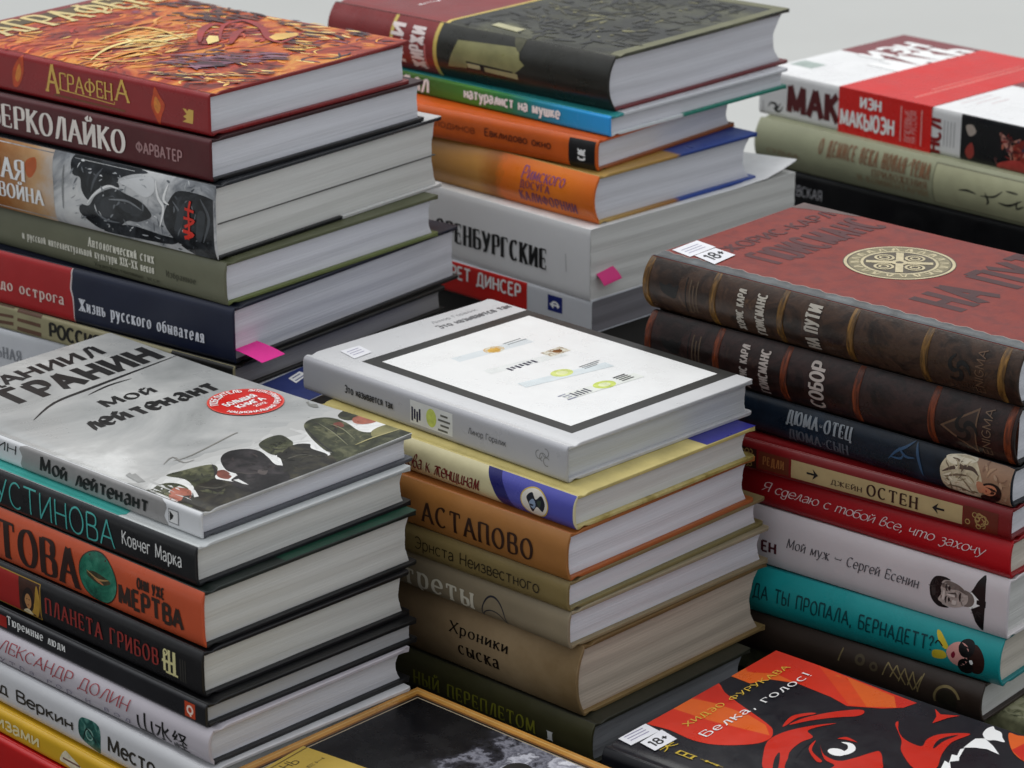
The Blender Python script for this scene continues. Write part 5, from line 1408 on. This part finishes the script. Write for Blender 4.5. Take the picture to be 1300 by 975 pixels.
its += [(blob([(219.5,1.3),(217.7,10.5),(219.7,17.8),(226.8,20.6),(235.6,18),(240.7,8.5),(233.6,1.9),(225.7,-0.1)]), s2), (blob([(229.8,9.1),(227.6,16),(236,18.4),(244.3,11.8),(246.6,3.4),(239.4,2)]), skin),
        (blob([(235.5,-3.4),(241.8,2.4),(246.4,13.7),(252.9,14.4),(258.3,7.1),(254.1,-1.9),(245.6,-4.6)]), s1),
        (blob([(210.3,23.7),(211.4,35.8),(215.3,50.7),(222.8,50),(231.9,40),(241.5,37.9),(255.5,43.6),(258.9,28.8),(246.4,15.5),(233.3,23.1),(221.6,26.8)]), s2),
        (blob([(234,23.7),(231.7,36.2),(241,41),(253.8,43.8),(260.8,27.1),(259.7,10.1),(249.1,9.2)]), s1),
        (blob([(226.1,45.7),(227.4,50.6),(236.4,47.8),(238.9,42.8),(233.3,41.3)]), skd),
        (blob([(213.5,60.3),(208,70.5),(211.5,79.6),(219.6,83.1),(230.5,79.8),(241.7,75),(247.4,76.5),(255.6,72.9),(257.7,60.1),(253.3,47),(242.4,42.3),(237.5,50.7),(228.1,51.2)]), s3),
        (blob([(227.3,69.3),(228.9,74.6),(235.8,69.6),(234.9,65)]), M('#4a3c3c', 0.35, 0.4)), (blob([(241.2,63.3),(242.8,68.5),(249.1,61.4),(245.2,59.6)]), M('#5a5250', 0.35, 0.4)),
        (blob([(212.2,89.9),(208.5,100.2),(210.5,108),(219.6,106.5),(225.3,103.9),(231.1,95.7),(231.4,84.5),(221.8,85.2)]), s2), (blob([(231.4,84.5),(227.4,102),(233.1,109.1),(239,104.9),(252.8,104.2),(257.2,93.1),(257,74.2),(249.4,74.6),(237.8,82.7)]), s1),
        (blob([(211.7,125.1),(205,135),(208.2,144.1),(215.7,147),(225.6,146),(238.7,141.9),(245.3,144),(247,149.6),(252.4,142.7),(253.7,124.3),(254,107.2),(233.2,113.2)]), s2), (blob([(223.7,132.1),(225.4,137.7),(235.5,135),(240.1,123.4),(232.9,124.7)]), M('#6b6a58', 0.35, 0.3)), (blob([(219.6,140.4),(220.9,144.8),(227.3,141.5),(225.8,137.2)]), skd),
        (blob([(212.8,150.5),(208.5,159.7),(212.1,166.4),(220.8,168.1),(228.2,166.7),(226.8,159.3),(222.4,149.1)]), s2), (blob([(222.2,153),(220.2,161.4),(226.7,165.3),(235.7,159.3),(234.3,152),(228.7,148.8)]), skin),
        (blob([(245,145.8),(243.7,158.6),(250.8,163.2),(256.2,162.1),(256.4,150.3),(254.8,139)]), PHOTO([(0.3, '#5a5a38'), (0.5, '#8a8660'), (0.7, '#a8a070')], 60, 0.35, 0.7)),
        (poly([(239.7,11.1),(245.4,16.3),(257,30.6),(252,46.8),(263.8,44),(270.9,1.5),(252.7,-15.3)]), s1), (poly([(242,40.1),(251.9,48.2),(256.1,61.6),(254,74.4),(265.9,71.3),(267.9,33.6)]), s3), (poly([(249.6,73),(255,76.1),(256.2,94.1),(253,108.2),(264.8,103.8),(265.5,63.6)]), s1), (poly([(251.9,106.5),(252.7,125.3),(252.1,141.6),(255.9,163.9),(264.1,161.4),(264.6,99.9)]), s2),
        (blob([(241.1,-5.3),(247.6,4.2),(254,4.9),(256.4,-8.5),(247.4,-13.3)]), s2),
        (poly([(234.6,20.7),(245.6,13),(246.4,15.5),(238,20.2)]), wh_), (poly([(242.1,43.9),(243.3,46.8),(253.6,44.7),(249.7,43.6)]), wh_), (poly([(226.3,81.7),(232,81.9),(232.2,85.2),(238.7,79.8),(245,78),(237.6,78.8),(233.3,78.6)]), wh_), (poly([(235.1,107.2),(243,106.7),(252.6,107.9),(246.5,106.1)]), wh_), (poly([(225.6,146),(229,147.1),(235.2,146.7),(237,143.6),(231.7,144.4)]), wh_), (poly([(234.3,47.7),(235.8,50.9),(239.3,49.7),(237.7,47.2)]), wh_),
        (brushline([(216.4,51.7),(226.1,45.7),(230.5,40.5)], 0.6, 1.6), inkb), (brushline([(212.1,125.4),(234.7,114.6),(253.8,108.2)], 0.4, 1.2), inkb), (brushline([(208.3,134),(224.5,132.8),(245.9,124.9)], 0.3, 0.9), inkb), (brushline([(213.3,88.9),(225.2,90.2),(229,97.7)], 0.3, 1.0), inkb), (brushline([(212.4,150.9),(219.8,156),(221.4,164.6),(228.8,166.1)], 0.3, 1.2), inkb), (brushline([(240.5,81.5),(241.8,94),(250.4,98.2)], 0.3, 0.9), M('#6a685c', 0.35, 0.3)), (brushline([(235.5,25.1),(243.9,29.3),(245.7,38.1)], 0.3, 0.9), M('#6a685c', 0.35, 0.3)), (brushline([(233,52.1),(241.6,56.3),(246.8,64.8)], 0.3, 1.2), M('#5a5450', 0.35, 0.3)),
        *coat,
        (brushline([(253.7,124.3),(253,139.3),(255.4,161.4)], 0.3, 1.2), M('#b4ac80', 0.35, 0.3)), (brushline([(217.3,138.3),(229.8,137.7),(247.6,130.4)], 0.2, 0.8), M('#8a8a70', 0.35)), (brushline([(213.5,134.8),(230.2,130.1),(250.8,121.6)], 0.2, 0.8), M('#8a8a70', 0.35)),
        (brushline([(196.5,40.8),(197.5,53.2),(189.9,90.9),(190.3,93.3)], 0.3, 1.0), M('#8c8a84', 0.35)), (poly([(181.6,155),(182.3,156.5),(185.4,154.3),(189,156.7),(194.2,153.2),(191.4,151.4),(187.3,151.8)]), M('#8c8c88', 0.35, 0.2)), (poly([(193.1,9.7),(192.8,13.1),(195.6,12),(196,14.2),(208.7,10.5),(205.4,8.2)]), M('#9a9a98', 0.35, 0.2)), (brushline([(196.8,33.6),(192,44.3),(202.8,42.8),(204,49.7)], 0.3, 1.4), M('#8c8a86', 0.35))]
decal('G1', 'C', 'cover_painting', its)
bc = [(155.9,131.2),(176,149.8)]
c0 = bc[0]
R = 22.5
rb = M('#cf2a20', 0.35, 0.04)
decal('G1', 'C', 'round_badge', [(ell(c0, R, R, 48), rb), (ring(c0, R - 0.9, R - 0.2), M('#e46a5c'))], base=0.6)
decal('G1', 'C', 'badge_lettering', [(arc_text('ПОБЕДИТЕЛЬ', 'sansb', c0, R - 6.2, 4.4, 105, 100), white), (arc_text('НАЦИОНАЛЬНАЯ ПРЕМИЯ', 'sansb', c0, R - 5.6, 3.4, -90, 150, -1), white),
     (arc_text('ЛИТЕРАТУРЫ', 'sansb', c0, R - 5.8, 3.4, 10, 66), white)], base=0.8)
T('G1', 'БОЛЬШАЯ', 'sansb', [(c0[0] - 1.0, c0[1] - 13), (c0[0] - 7.0, c0[1] + 11)], white, 'C', name='badge_lettering', base=0.8)
T('G1', 'КНИГА', 'sansb', [(c0[0] + 6.6, c0[1] - 10), (c0[0] + 0.6, c0[1] + 11)], white, 'C', name='badge_lettering', base=0.8)
T('G1', '2012', 'sansb', [(c0[0] + 11.4, c0[1] - 2), (c0[0] + 8.2, c0[1] + 7)], white, 'C', name='badge_lettering', base=0.8)

bk = book('G2', 'black hardback with turquoise outlined capitals, right under the grey one with the badge', GG, M('#222326', 0.32, 0.12, 30), M('#cfd2d2', 0.35, 0.03), M('#24262a', 0.35), PG, b=2.6, p=6)
tq = M('#4fb0a8', 0.35, 0.08)
xt = [(197.5,20.9),(250.9,3.9)][0][0]
decal('G2', 'C', 'turquoise_panel', [(rect(0, 0, xt, bk.W), tq)])
T('G2', 'УСТИНОВА', 'sanst', [(92.2,6.1),(196.7,18.9)], M('#58b4ae'), name='author_lettering', v=(0.14, 0.86))
T('G2', 'Ковчег Марка', 'sans', [(202.8,7.6),(251.4,11.3)], M('#dfdfdd'), v=(0.28, 0.74))

bk = book('G3', 'orange hardback with tall black capitals and a green egg on its spine', GG, M('#cc623e', 0.32, 0.08, 30), M('#27302c', 0.35, 0.3), M('#1f2021', 0.35), PG, b=3, p=5)
decal('G3', 'C', 'green_cover_edge', [(rect(bk.L - 60, 60, bk.L, bk.W), M('#1f4a3a', 0.35, 0.3))])
T('G3', 'ПЛАТОВА', 'cond', [(34,3.6),(163.3,27.2)], M('#38201a'), name='author_lettering')
c_ = [(179,14),(194.8,18.7)]
rx = abs(c_[1][0] - c_[0][0])
c_ = (c_[0][0], bk.t * 0.50)
eg = PHOTO([(0.3, '#16453c'), (0.5, '#2c7a64'), (0.7, '#58a088')], 60, 0.3, 0.8)
decal('G3', 'S', 'egg_picture', [(ell(c_, rx * 1.04, bk.t * 0.46), M('#3c2c20', 0.35)), (ell(c_, rx, bk.t * 0.44), eg), (blob([(c_[0] - rx * .6, c_[1] + 1), (c_[0] - rx * .1, c_[1] + 3), (c_[0] + rx * .7, c_[1]), (c_[0] + rx * .2, c_[1] - 3.5), (c_[0] - rx * .4, c_[1] - 2)]), M('#4a4630', 0.35, 0.6, 200)), (brushline([(c_[0] - rx * .6, c_[1] + 2), (c_[0], c_[1] - 1), (c_[0] + rx * .6, c_[1] + 1)], 0.3, 1.2), M('#b09060')), (brushline([(c_[0] - rx * .2, c_[1] - 1), (c_[0] + rx * .3, c_[1] - 3)], 0.3, 1.4), M('#c08058'))], base=0.2)
T('G3', 'ОНИ УЖЕ', 'black', [(212.1,18),(234.7,24.3)], M('#38261e'), v=(0.6, 0.82))
T('G3', 'МЕРТВА', 'black', [(196.1,6.2),(250.3,17.7)], M('#3f3029'), v=(0.18, 0.58))

bk = book('G4', 'black hardback with dark red capitals and a small painted picture on its spine', GG, M('#1e1d20', 0.34, 0.12, 30), None, None, PG, b=2.6, p=6)
T('G4', 'ПЛАНЕТА ГРИБОВ', 'serif', [(127.3,6.7),(226.9,14.7)], M('#9a3a34'), v=(0.3, 0.68))
a = [(85.5,11.9),(123.6,13.4)]
u0, u1 = a[0][0] - 14, a[1][0]
t_ = bk.t
decal('G4', 'S', 'spine_painting', [(rect(u0, 2.2, u1, t_ - 2.4), M('#b08c3c', 0.4)), (rect(u0 + .6, 2.8, u1 - .8, t_ - 3), M('#4a2a1c', 0.4, 0.5, 90)), (rect(u0 + .6, 2.8, u1 - 20, t_ - 3), M('#a82420', 0.4)),
      (blob([(u1 - 9, 3.2), (u1 - 4, 3), (u1 - 1.2, 9), (u1 - 1.4, 17), (u1 - 4, 22), (u1 - 6, 12)]), M('#b8923e', 0.4, 0.3)), (blob([(u1 - 18, 8), (u1 - 16, 15), (u1 - 12, 19), (u1 - 8, 18), (u1 - 6.6, 12), (u1 - 8, 6), (u1 - 14, 4)]), M('#2a1812', 0.4)),
      (blob([(u1 - 15, 10), (u1 - 13.6, 14.2), (u1 - 11, 15), (u1 - 9, 12), (u1 - 9.4, 8), (u1 - 12, 6)]), M('#bd8c5c', 0.4, 0.2)), (blob([(u1 - 17, 3.2), (u1 - 12, 6), (u1 - 8, 3.2)]), M('#d8c9a8', 0.4, 0.2)), (brushline([(u1 - 13.4, 11.6), (u1 - 12.4, 11.9)], 0.3, 0.6), M('#3a2018')), (brushline([(u1 - 11.2, 11.9), (u1 - 10.2, 11.6)], 0.3, 0.6), M('#3a2018')), (brushline([(u1 - 12.6, 8.4), (u1 - 11, 8.3)], 0.3, 0.6), M('#8c3a2c'))])
lg = [(230.3,8.1),(240.6,8.2)]
u0 = lg[0][0]
cr = M('#d9d2a0')
decal('G4', 'S', 'publisher_mark', [(rect(u0, 7, u0 + 2, 18), cr), (rect(u0 + 4, 6, u0 + 6, 20), cr), (rect(u0 + 8, 6, u0 + 10.4, 20), cr), (rect(u0 - 1, 12, u0 + 10, 13.6), cr), (rect(u0 + 2, 6, u0 + 12, 7.2), cr), (ring((u0 + 2, 18), 1.0, 2.0, 14), cr)] + [(rect(u0 + 14 + 2 * k, 5, u0 + 14.7 + 2 * k, 18), M('#4c4a44')) for k in range(3)])

bk = book('G5', 'thin black hardback with bold white lettering and a little red square', GG, M('#25252a', 0.34, 0.12, 30), M('#1c1c1e', 0.35), None, PAGES('#b9babd'), b=2.4, p=10)
T('G5', 'Тюремные люди', 'serifb', [(88.2,3.6),(142.2,12.1)], M('#eeeeec'), v=(0.32, 0.82))
a = [(245.2,5.8),(253.8,5.6)]
u0, u1 = a[0][0], a[1][0]
decal('G5', 'S', 'publisher_mark', [(rect(u0, 2.6, u1, 11.4), M('#c4502c')), (ring(((u0 + u1) / 2, 7), 1.5, 2.8, 18), M('#f0dcd0')), (rect(u0 + 4, 3.4, u0 + 5.4, 5.5), M('#f0dcd0'))])
a = [(75.1,0),(87.5,2.8)]
decal('G5', 'S', 'red_mark', [(rect(a[0][0], 3, a[1][0], 10), M('#a8281e', 0.35, 0.3))])

bk = book('G6', 'lilac white hardback with red italic capitals and black brush characters', GG, M('#cbc5cb', 0.38, 0.04, 20), M('#c9c4ca', 0.38), M('#2a2a2c', 0.35, 0.5, 30), PW, b=4, p=3)
T('G6', 'АЛЕКСАНДР ДОЛИН', 'ital', [(69.4,9.2),(197.1,17.3)], M('#b44a52'), name='author_lettering', v=(0.44, 0.84))
T('G6', 'С у т р а   г о р   и   в о д', 'ital', [(68.4,0),(196.3,6.7)], M('#6c6788'), v=(0.1, 0.34))
for ch, p0, p1 in zip('山水経', [(202.5,1),(217.6,2.4),(232,1.4)], [(215.8,14.2),(231,14),(244.7,12.9)]):
    T('G6', '~' + ch, 'sans', [p0, p1], M('#171617'), name='brush_character')
bk = book('G7', 'white hardback with bold dark lettering and a green square picture on its spine', GG, M('#d6d6d8', 0.38, 0.03, 20), M('#d2d2d4', 0.38), None, PG, b=3, p=5)
T('G7', 'Эдуард Веркин', 'sansb', [(26.6,-3.8),(144.8,12)], M('#3a362e'), name='author_lettering', v=(0.24, 0.64))
T('G7', 'Место снов', 'sansb', [(176.1,0.9),(254.8,13.5)], M('#3a362e'), v=(0.26, 0.66))
a = [(149.6,5.1),(169.5,6.6)]
u0, u1 = a[0][0], a[1][0]
decal('G7', 'S', 'green_picture', [(blob([(u0, 10), (u0 + 1, 17), (u0 + 6, 20), (u1 - 1, 19), (u1, 8), (u1 - 2, 2), (u1 - 7, 3), (u0 + 3, 6)]), PHOTO([(0.3, '#153c3a'), (0.5, '#2f6a62'), (0.7, '#7aa89c')], 150, 0.35, 0.9)), (ring(((u0 + u1) / 2, 11), 2.6, 3.6, 20), M('#8fb4a8')), (line([(u0 + 4, 6), (u0 + 8, 14), (u1 - 4, 8)], 1.0), M('#143230'))])
bk = book('G8', 'thin yellow hardback with pale lettering, between the white one and the red one', GG, M('#dcb22c', 0.38, 0.08, 30), None, None, PG, b=2.6, p=6)
T('G8', 'с эскизами', 'sansb', [(35.4,-13.2),(114.7,0)], M('#efe3b4'), v=(0.3, 0.72))
a = [(133.7,4.2),(150.7,7)]
decal('G8', 'S', 'printed_mark', [(blob([(a[0][0], 5), (a[0][0] + 5, 12), (a[0][0] + 10, 11), (a[1][0] + 4, 6), (a[1][0], 2), (a[0][0] + 6, 4)]), M('#e6dcc0', 0.4, 0.3, 200)), (line([(a[0][0] + 3, 7), (a[1][0] + 2, 7)], 1.2), M('#8c6a5c'))])
book('G9', 'bright red hardback, lowest of the front left pile', GG, M('#cc2020', 0.35, 0.06), None, None, PG)

# ================= foreground
navy = M('#191b24', 0.32, 0.12, 40)
bk = book('E1', 'black hardback with an orange and red snarling dog on its cover', GE, M('#16171e', 0.32), navy, None, PG, b=3, p=5, warp=1.4)
orr, ord_, orl = M('#d23a20', 0.32, 0.05), M('#c8301c', 0.32, 0.05), M('#dc6a26', 0.32, 0.05)
its = [(poly([(-0.9,116.3),(-0.3,161.2),(98.3,156.1),(96,146.3),(87.6,137.8),(71.1,127.6),(58.3,131),(34.1,132.8),(19.7,127.2),(14,115.5)]), orr),
       (poly([(-0.9,116.3),(-0.3,129.1),(17.8,135.1),(32.5,132.8),(19.7,127.2),(14,115.5)]), orl), (poly([(31.1,158.7),(50.6,157.7),(88.6,154.3),(98.3,156.1),(96,146.3),(79.9,133.8)]), orl), (poly([(31.1,158.7),(50.6,157.7),(79.9,133.8),(71.5,129.2)]), M('#d9501f', 0.32)), (poly([(83.8,155.4),(98.3,156.1),(96,146.3),(93,143.7)]), ord_),
       (blob([(-4.4,41),(-4.7,73.1),(-1.8,103.4),(9.9,97.4),(23.2,91.7),(51.2,81.1),(58.8,75),(62.1,66.7),(58.7,56.3),(45.4,43.8),(31.8,39.4),(14.6,40.9)]), orr),
       (poly([(-4.8,62.5),(-3.2,78.3),(13,83),(36.2,83.5),(50.8,79.5),(59.7,70.8),(42.7,67.5),(23.9,64)]), orl), (poly([(-2.7,81.3),(-1.8,103.4),(9.9,97.4),(22.6,91.2),(12.6,82.7)]), ord_),
       (blob([(58.6,84.3),(55.3,97),(59.7,106.5),(63.7,108.6),(58.9,97.8),(59.5,87.3)]), ord_), (blob([(60.3,88),(62.1,101.1),(70,117.3),(78.9,128.3),(82.9,127.3),(82.4,120.9),(74,111.4),(66,99.5)]), ord_),
       (blob([(80.6,36.7),(70.5,49.9),(63,64.2),(62.6,75.2),(65.8,86.1),(72.3,98.2),(78.9,106.3),(73.7,96.2),(72.3,88.4),(78.7,84.1),(77.2,74.8),(79.6,60.9),(89,43.9)]), ord_), (blob([(84,39.7),(77.3,51),(75.8,57.7),(86.1,41.4)]), navy), (blob([(89,43.9),(81.4,59.3),(78.4,75.9),(81.4,83.2),(82.6,69.9),(87.6,55.2),(96.4,50.2)]), navy),
       (blob([(84.7,71.6),(82.1,82.2),(87.4,70.7),(98.4,64.4),(95.9,62.3)]), ord_), (blob([(86.5,79.6),(95.1,71),(105,70.1),(109.6,78.8),(112.9,89.5),(115.6,93.3),(122.6,85.2),(127.4,73.7),(108.4,57.5),(106.1,64.7),(97.9,67.1)]), ord_),
       (blob([(89.8,91.4),(92.6,96.1),(100.3,94.6),(97.9,94.1),(93.3,93.1)]), ord_),
       (ell([(98.4,77.9),(98.4,77.9)][0], 5.0, 4.0), white), (brushline([(94,89.2),(98.7,90),(102.7,85.5),(102.4,78.8),(99.2,77.7)], 0.5, 4.2), white),
       (blob([(104.2,125.6),(103.4,129.9),(108.9,121.4),(117.6,114.2),(129,112.8),(126.8,122.2),(129.4,132.5),(141.2,142.6),(138.9,127.7),(142.6,111.7),(149.1,95.4),(140.9,88.4),(124.4,100.8),(117,112.1)]), ord_), (brushline([(135.3,115),(133.4,126.2),(136.8,137.2)], 0.5, 3.0), navy),
       (poly([(110,156.3),(116,152.4),(125.1,157.9),(121.4,151.3),(118.5,140.2),(115.7,148.8)]), ord_),
       (poly([(147.1,126),(146.5,134.2),(146.3,139.5),(150.1,142.8),(158.3,137.9),(166.1,131.3),(157.7,132.6),(151.7,130)]), white), (blob([(146.5,146.5),(144.7,153.7),(145.9,158.1),(148.7,155.6),(153.2,154.5),(156.9,149.6),(160.6,145.6),(155.5,144.5),(151.9,142)]), white),
       (poly([(151.2,97.2),(147.7,106.7),(150.9,105.7),(146.7,115.3),(149.5,116),(146.8,123.3),(148,125.9),(151.6,114.7),(153.5,111.6),(150.4,107.4),(155.3,100.7)]), white),
       (blob([(156.8,156),(161.9,157.1),(170.4,157.9),(184.2,134.8),(178.8,133.3),(168.4,140.1)]), orl), (poly([(168.4,140.1),(169.6,150.8),(174.2,151.5),(184.2,134.8),(178.8,133.3)]), ord_)]
decal('E1', 'C', 'dog_picture', its)
T('E1', 'Белка, голос!', 'serifb', [(36.5,46.6),(33.2,145.6)], M('#ecebea'), 'C', base=0.5, cap=7.2)
T('E1', 'ХИДЭО ФУРУКАВА', 'serifb', [(20.7,49.9),(19.7,146.3)], M('#dcbc4c'), 'C', name='author_lettering', base=0.5, cap=4.9)
for ch, p in zip('犬日本', ([(28.9,17.8),(23.9,30.8)], [(45.5,20.5),(33.8,25.1)], [(63.3,22.9),(48.3,25)])):
    T('E1', '~' + ch, 'sans', p, M('#cdb23c'), 'C', name='yellow_character', base=0.5)
sticker('E1', [(10.5,12.5),(11.7,35.8),(-0.8,38.1),(-2,14.5)], 'price_sticker', base=0.5)
sticker('E1', [(24.4,15.4),(24.8,34.2),(11.8,37.5),(12.4,17.8)], 'age_sticker', '18+', base=0.7)

bk = book('H1', 'album with a golden framed black and white sky on its cover', GE, M('#a8793c', 0.35, 0.12), M('#14120f', 0.35), None, PG, b=3, p=6)
cxy = [(66.9,86.4),(107.7,124.5)]
sky = RAMPX([(0, '#111115'), (0.42, '#1b1b20'), (0.5, '#3a3a42'), (0.56, '#8a8a94'), (0.62, '#5c5c66'), (0.68, '#c4c4cc'), (0.76, '#8c8c96'), (0.85, '#dcdce2'), (1, '#c9c9d2')], cxy[0][0] - 55, cxy[1][0] + 55, 0, 0.25, 0.42)
cl = PHOTO([(0.32, '#3a3a42'), (0.46, '#70707a'), (0.58, '#b4b4bc'), (0.72, '#e0e0e4')], 28, 0.3, 1.2)
W_, L_ = bk.W, bk.L
gf, gf2 = M('#b98a48', 0.3, 0.2, 60), M('#7c5428', 0.35, 0.2)
its = [(rect(0, 3, L_, W_), gf), (rect(2.6, 6, L_, W_ - 2.6), M('#c9a468', 0.3, 0.15)), (rect(3.6, 7, L_, W_ - 3.6), gf), (rect(6.4, 10, L_, W_ - 6.4), gf2), (rect(8.0, 12, L_, W_ - 8.0), M('#14110e', 0.35)), (rect(9.4, 14, L_, W_ - 9.4), M('#a89a84', 0.35)), (rect(10.2, 15, L_, W_ - 10.2), sky),
       (blob([(103.8,107.1),(102.5,116.4),(107.1,121.6),(115.2,120.9),(123.5,114.1),(113.4,100.2)]), M('#0e0d0e', 0.4))]
decal('H1', 'C', 'framed_sky', its)

# small yellow booklet lying on the framed album
x, y, z, yaw, L, Wd, t = BOOKS['Y1']
yb = thing('booklet', 'thin mustard yellow booklet lying on the golden framed album', 'booklet', None, (x / 1000, y / 1000, (BOOKS['H1'][2] + BOOKS['H1'][6] + 0.45) / 1000), math.radians(yaw))
bm = bmesh.new()
prism(bm, [(0, 0), (Wd, 0), (Wd, 0.8), (0, 0.8)], 0, L, 4)
cv = bevel(link('cover', bm, M('#b39a45', 0.42, 0.12, 40), yb), 0.0002)
bm = bmesh.new()
prism(bm, [(1, 0.82), (Wd - 1, 0.82), (Wd - 1, 1.5), (1, 1.5)], 1, L - 1, 2)
link('page_block', bm, PC, yb)
bm = bmesh.new()
prism(bm, [(0, 1.52), (Wd, 1.52), (Wd, t), (0, t)], 0, L, 4)
cv = bevel(link('front_cover', bm, M('#b79d48', 0.42, 0.12, 40), yb), 0.0002)
fake = Book()
fake.L, fake.W, fake.t, fake.b, fake.p, fake.groove, fake.warp, fake.lift0 = L, Wd, t, 0, 10, 0, 0, 0
fake.front = fake.spine = cv
B['Y1'] = fake
T('Y1', 'НЬ', 'sans', [(11.4,63.9),(4.9,74.5)], M('#3a3220'), 'C')
T('Y1', 'ЕН', 'sans', [(17,72.1),(19.3,85)], M('#3a3220'), 'C')
decal('Y1', 'C', 'brown_rule', [(rect(2.5, 0, 3.3, Wd), M('#6a5424'))])

# pink index tabs between the pages
def tab(name, label, pts, h, pm_):
    o = thing(name, label, 'bookmark tab', 'pink paper tabs', (pts[0][0], pts[0][1], pts[0][2]))
    me = bmesh.new()
    n = 10
    (a, b_, c, d) = [Vector(p) - Vector(pts[0]) for p in pts]
    top, bot = [], []
    for i in range(n + 1):
        s = i / n
        l, r = a.lerp(d, s), b_.lerp(c, s)
        sag = Vector((0, 0, -h * s * s))
        top.append((me.verts.new(l + sag), me.verts.new(r + sag)))
        bot.append((me.verts.new(l + sag - Vector((0, 0, 0.0002))), me.verts.new(r + sag - Vector((0, 0, 0.0002)))))
    for i in range(n):
        me.faces.new((top[i][0], top[i][1], top[i + 1][1], top[i + 1][0]))
        me.faces.new((bot[i + 1][0], bot[i + 1][1], bot[i][1], bot[i][0]))
        me.faces.new((top[i][0], top[i + 1][0], bot[i + 1][0], bot[i][0]))
        me.faces.new((top[i + 1][1], top[i][1], bot[i][1], bot[i + 1][1]))
    me.faces.new((top[0][1], top[0][0], bot[0][0], bot[0][1]))
    me.faces.new((top[n][0], top[n][1], bot[n][1], bot[n][0]))
    link('paper', me, pm_, o)


def on_pages(key, y, x, z):
    """point near the right page face of a book: y across, x beyond the head edge, z above the book's foot"""
    bx, by, bz, yaw, L, Wd, t = BOOKS[key]
    c, s = math.cos(math.radians(yaw)), math.sin(math.radians(yaw))
    u = L + x
    return ((bx + c * u - s * y) / 1000, (by + s * u + c * y) / 1000, (bz + z) / 1000)


tab('index_tab', 'flat pink paper tab sticking out of the pages of the navy hardback', [on_pages('A5', 3, -6, 9), on_pages('A5', 24, -6, 9), on_pages('A5', 24, 20, 8), on_pages('A5', 3, 20, 8)], 0.003, M('#f03ca4', 0.6, 0.05))
tab('index_tab', 'curled pink paper tab hanging from the pages of the thick white paperback', [on_pages('B5', 6, -4, 19), on_pages('B5', 22, -4, 21), on_pages('B5', 25, 6, 19.5), on_pages('B5', 8, 6, 17.5)], 0.007, M('#d83a86', 0.6, 0.05))


# ------------------------------------------------------------------ the table the piles stand on
bm = bmesh.new()
tz = 0.700
box(bm, -1.0, 1.0, 1.02, 2.45, tz - 0.04, tz)
for sx in (-0.93, 0.87):
    for sy in (1.08, 2.33):
        box(bm, sx, sx + 0.06, sy, sy + 0.06, 0, tz - 0.041)
for k in ('A7', 'B6', 'C3', 'D9', 'F7', 'G9', 'E1', 'H1'):
    x, y, z, yaw, L, Wd, t = BOOKS[k]
    c, s = math.cos(math.radians(yaw)), math.sin(math.radians(yaw))
    pts = [(x + c * u - s * v, y + s * u + c * v) for u, v in ((8, 8), (L - 8, 8), (L - 8, Wd - 8), (8, Wd - 8))]
    lo = [bm.verts.new((a / 1000, b_ / 1000, tz + 0.0005)) for a, b_ in pts]
    hi = [bm.verts.new((a / 1000, b_ / 1000, z / 1000 - 0.0003)) for a, b_ in pts]
    bm.faces.new(hi)
    bm.faces.new(list(reversed(lo)))
    for i in range(4):
        j = (i + 1) % 4
        bm.faces.new((lo[i], lo[j], hi[j], hi[i]))
tb = link('table', bm, M('#3a3836', 0.6, 0.1, 20, 0.1), smooth=0)
tb['kind'] = 'structure'
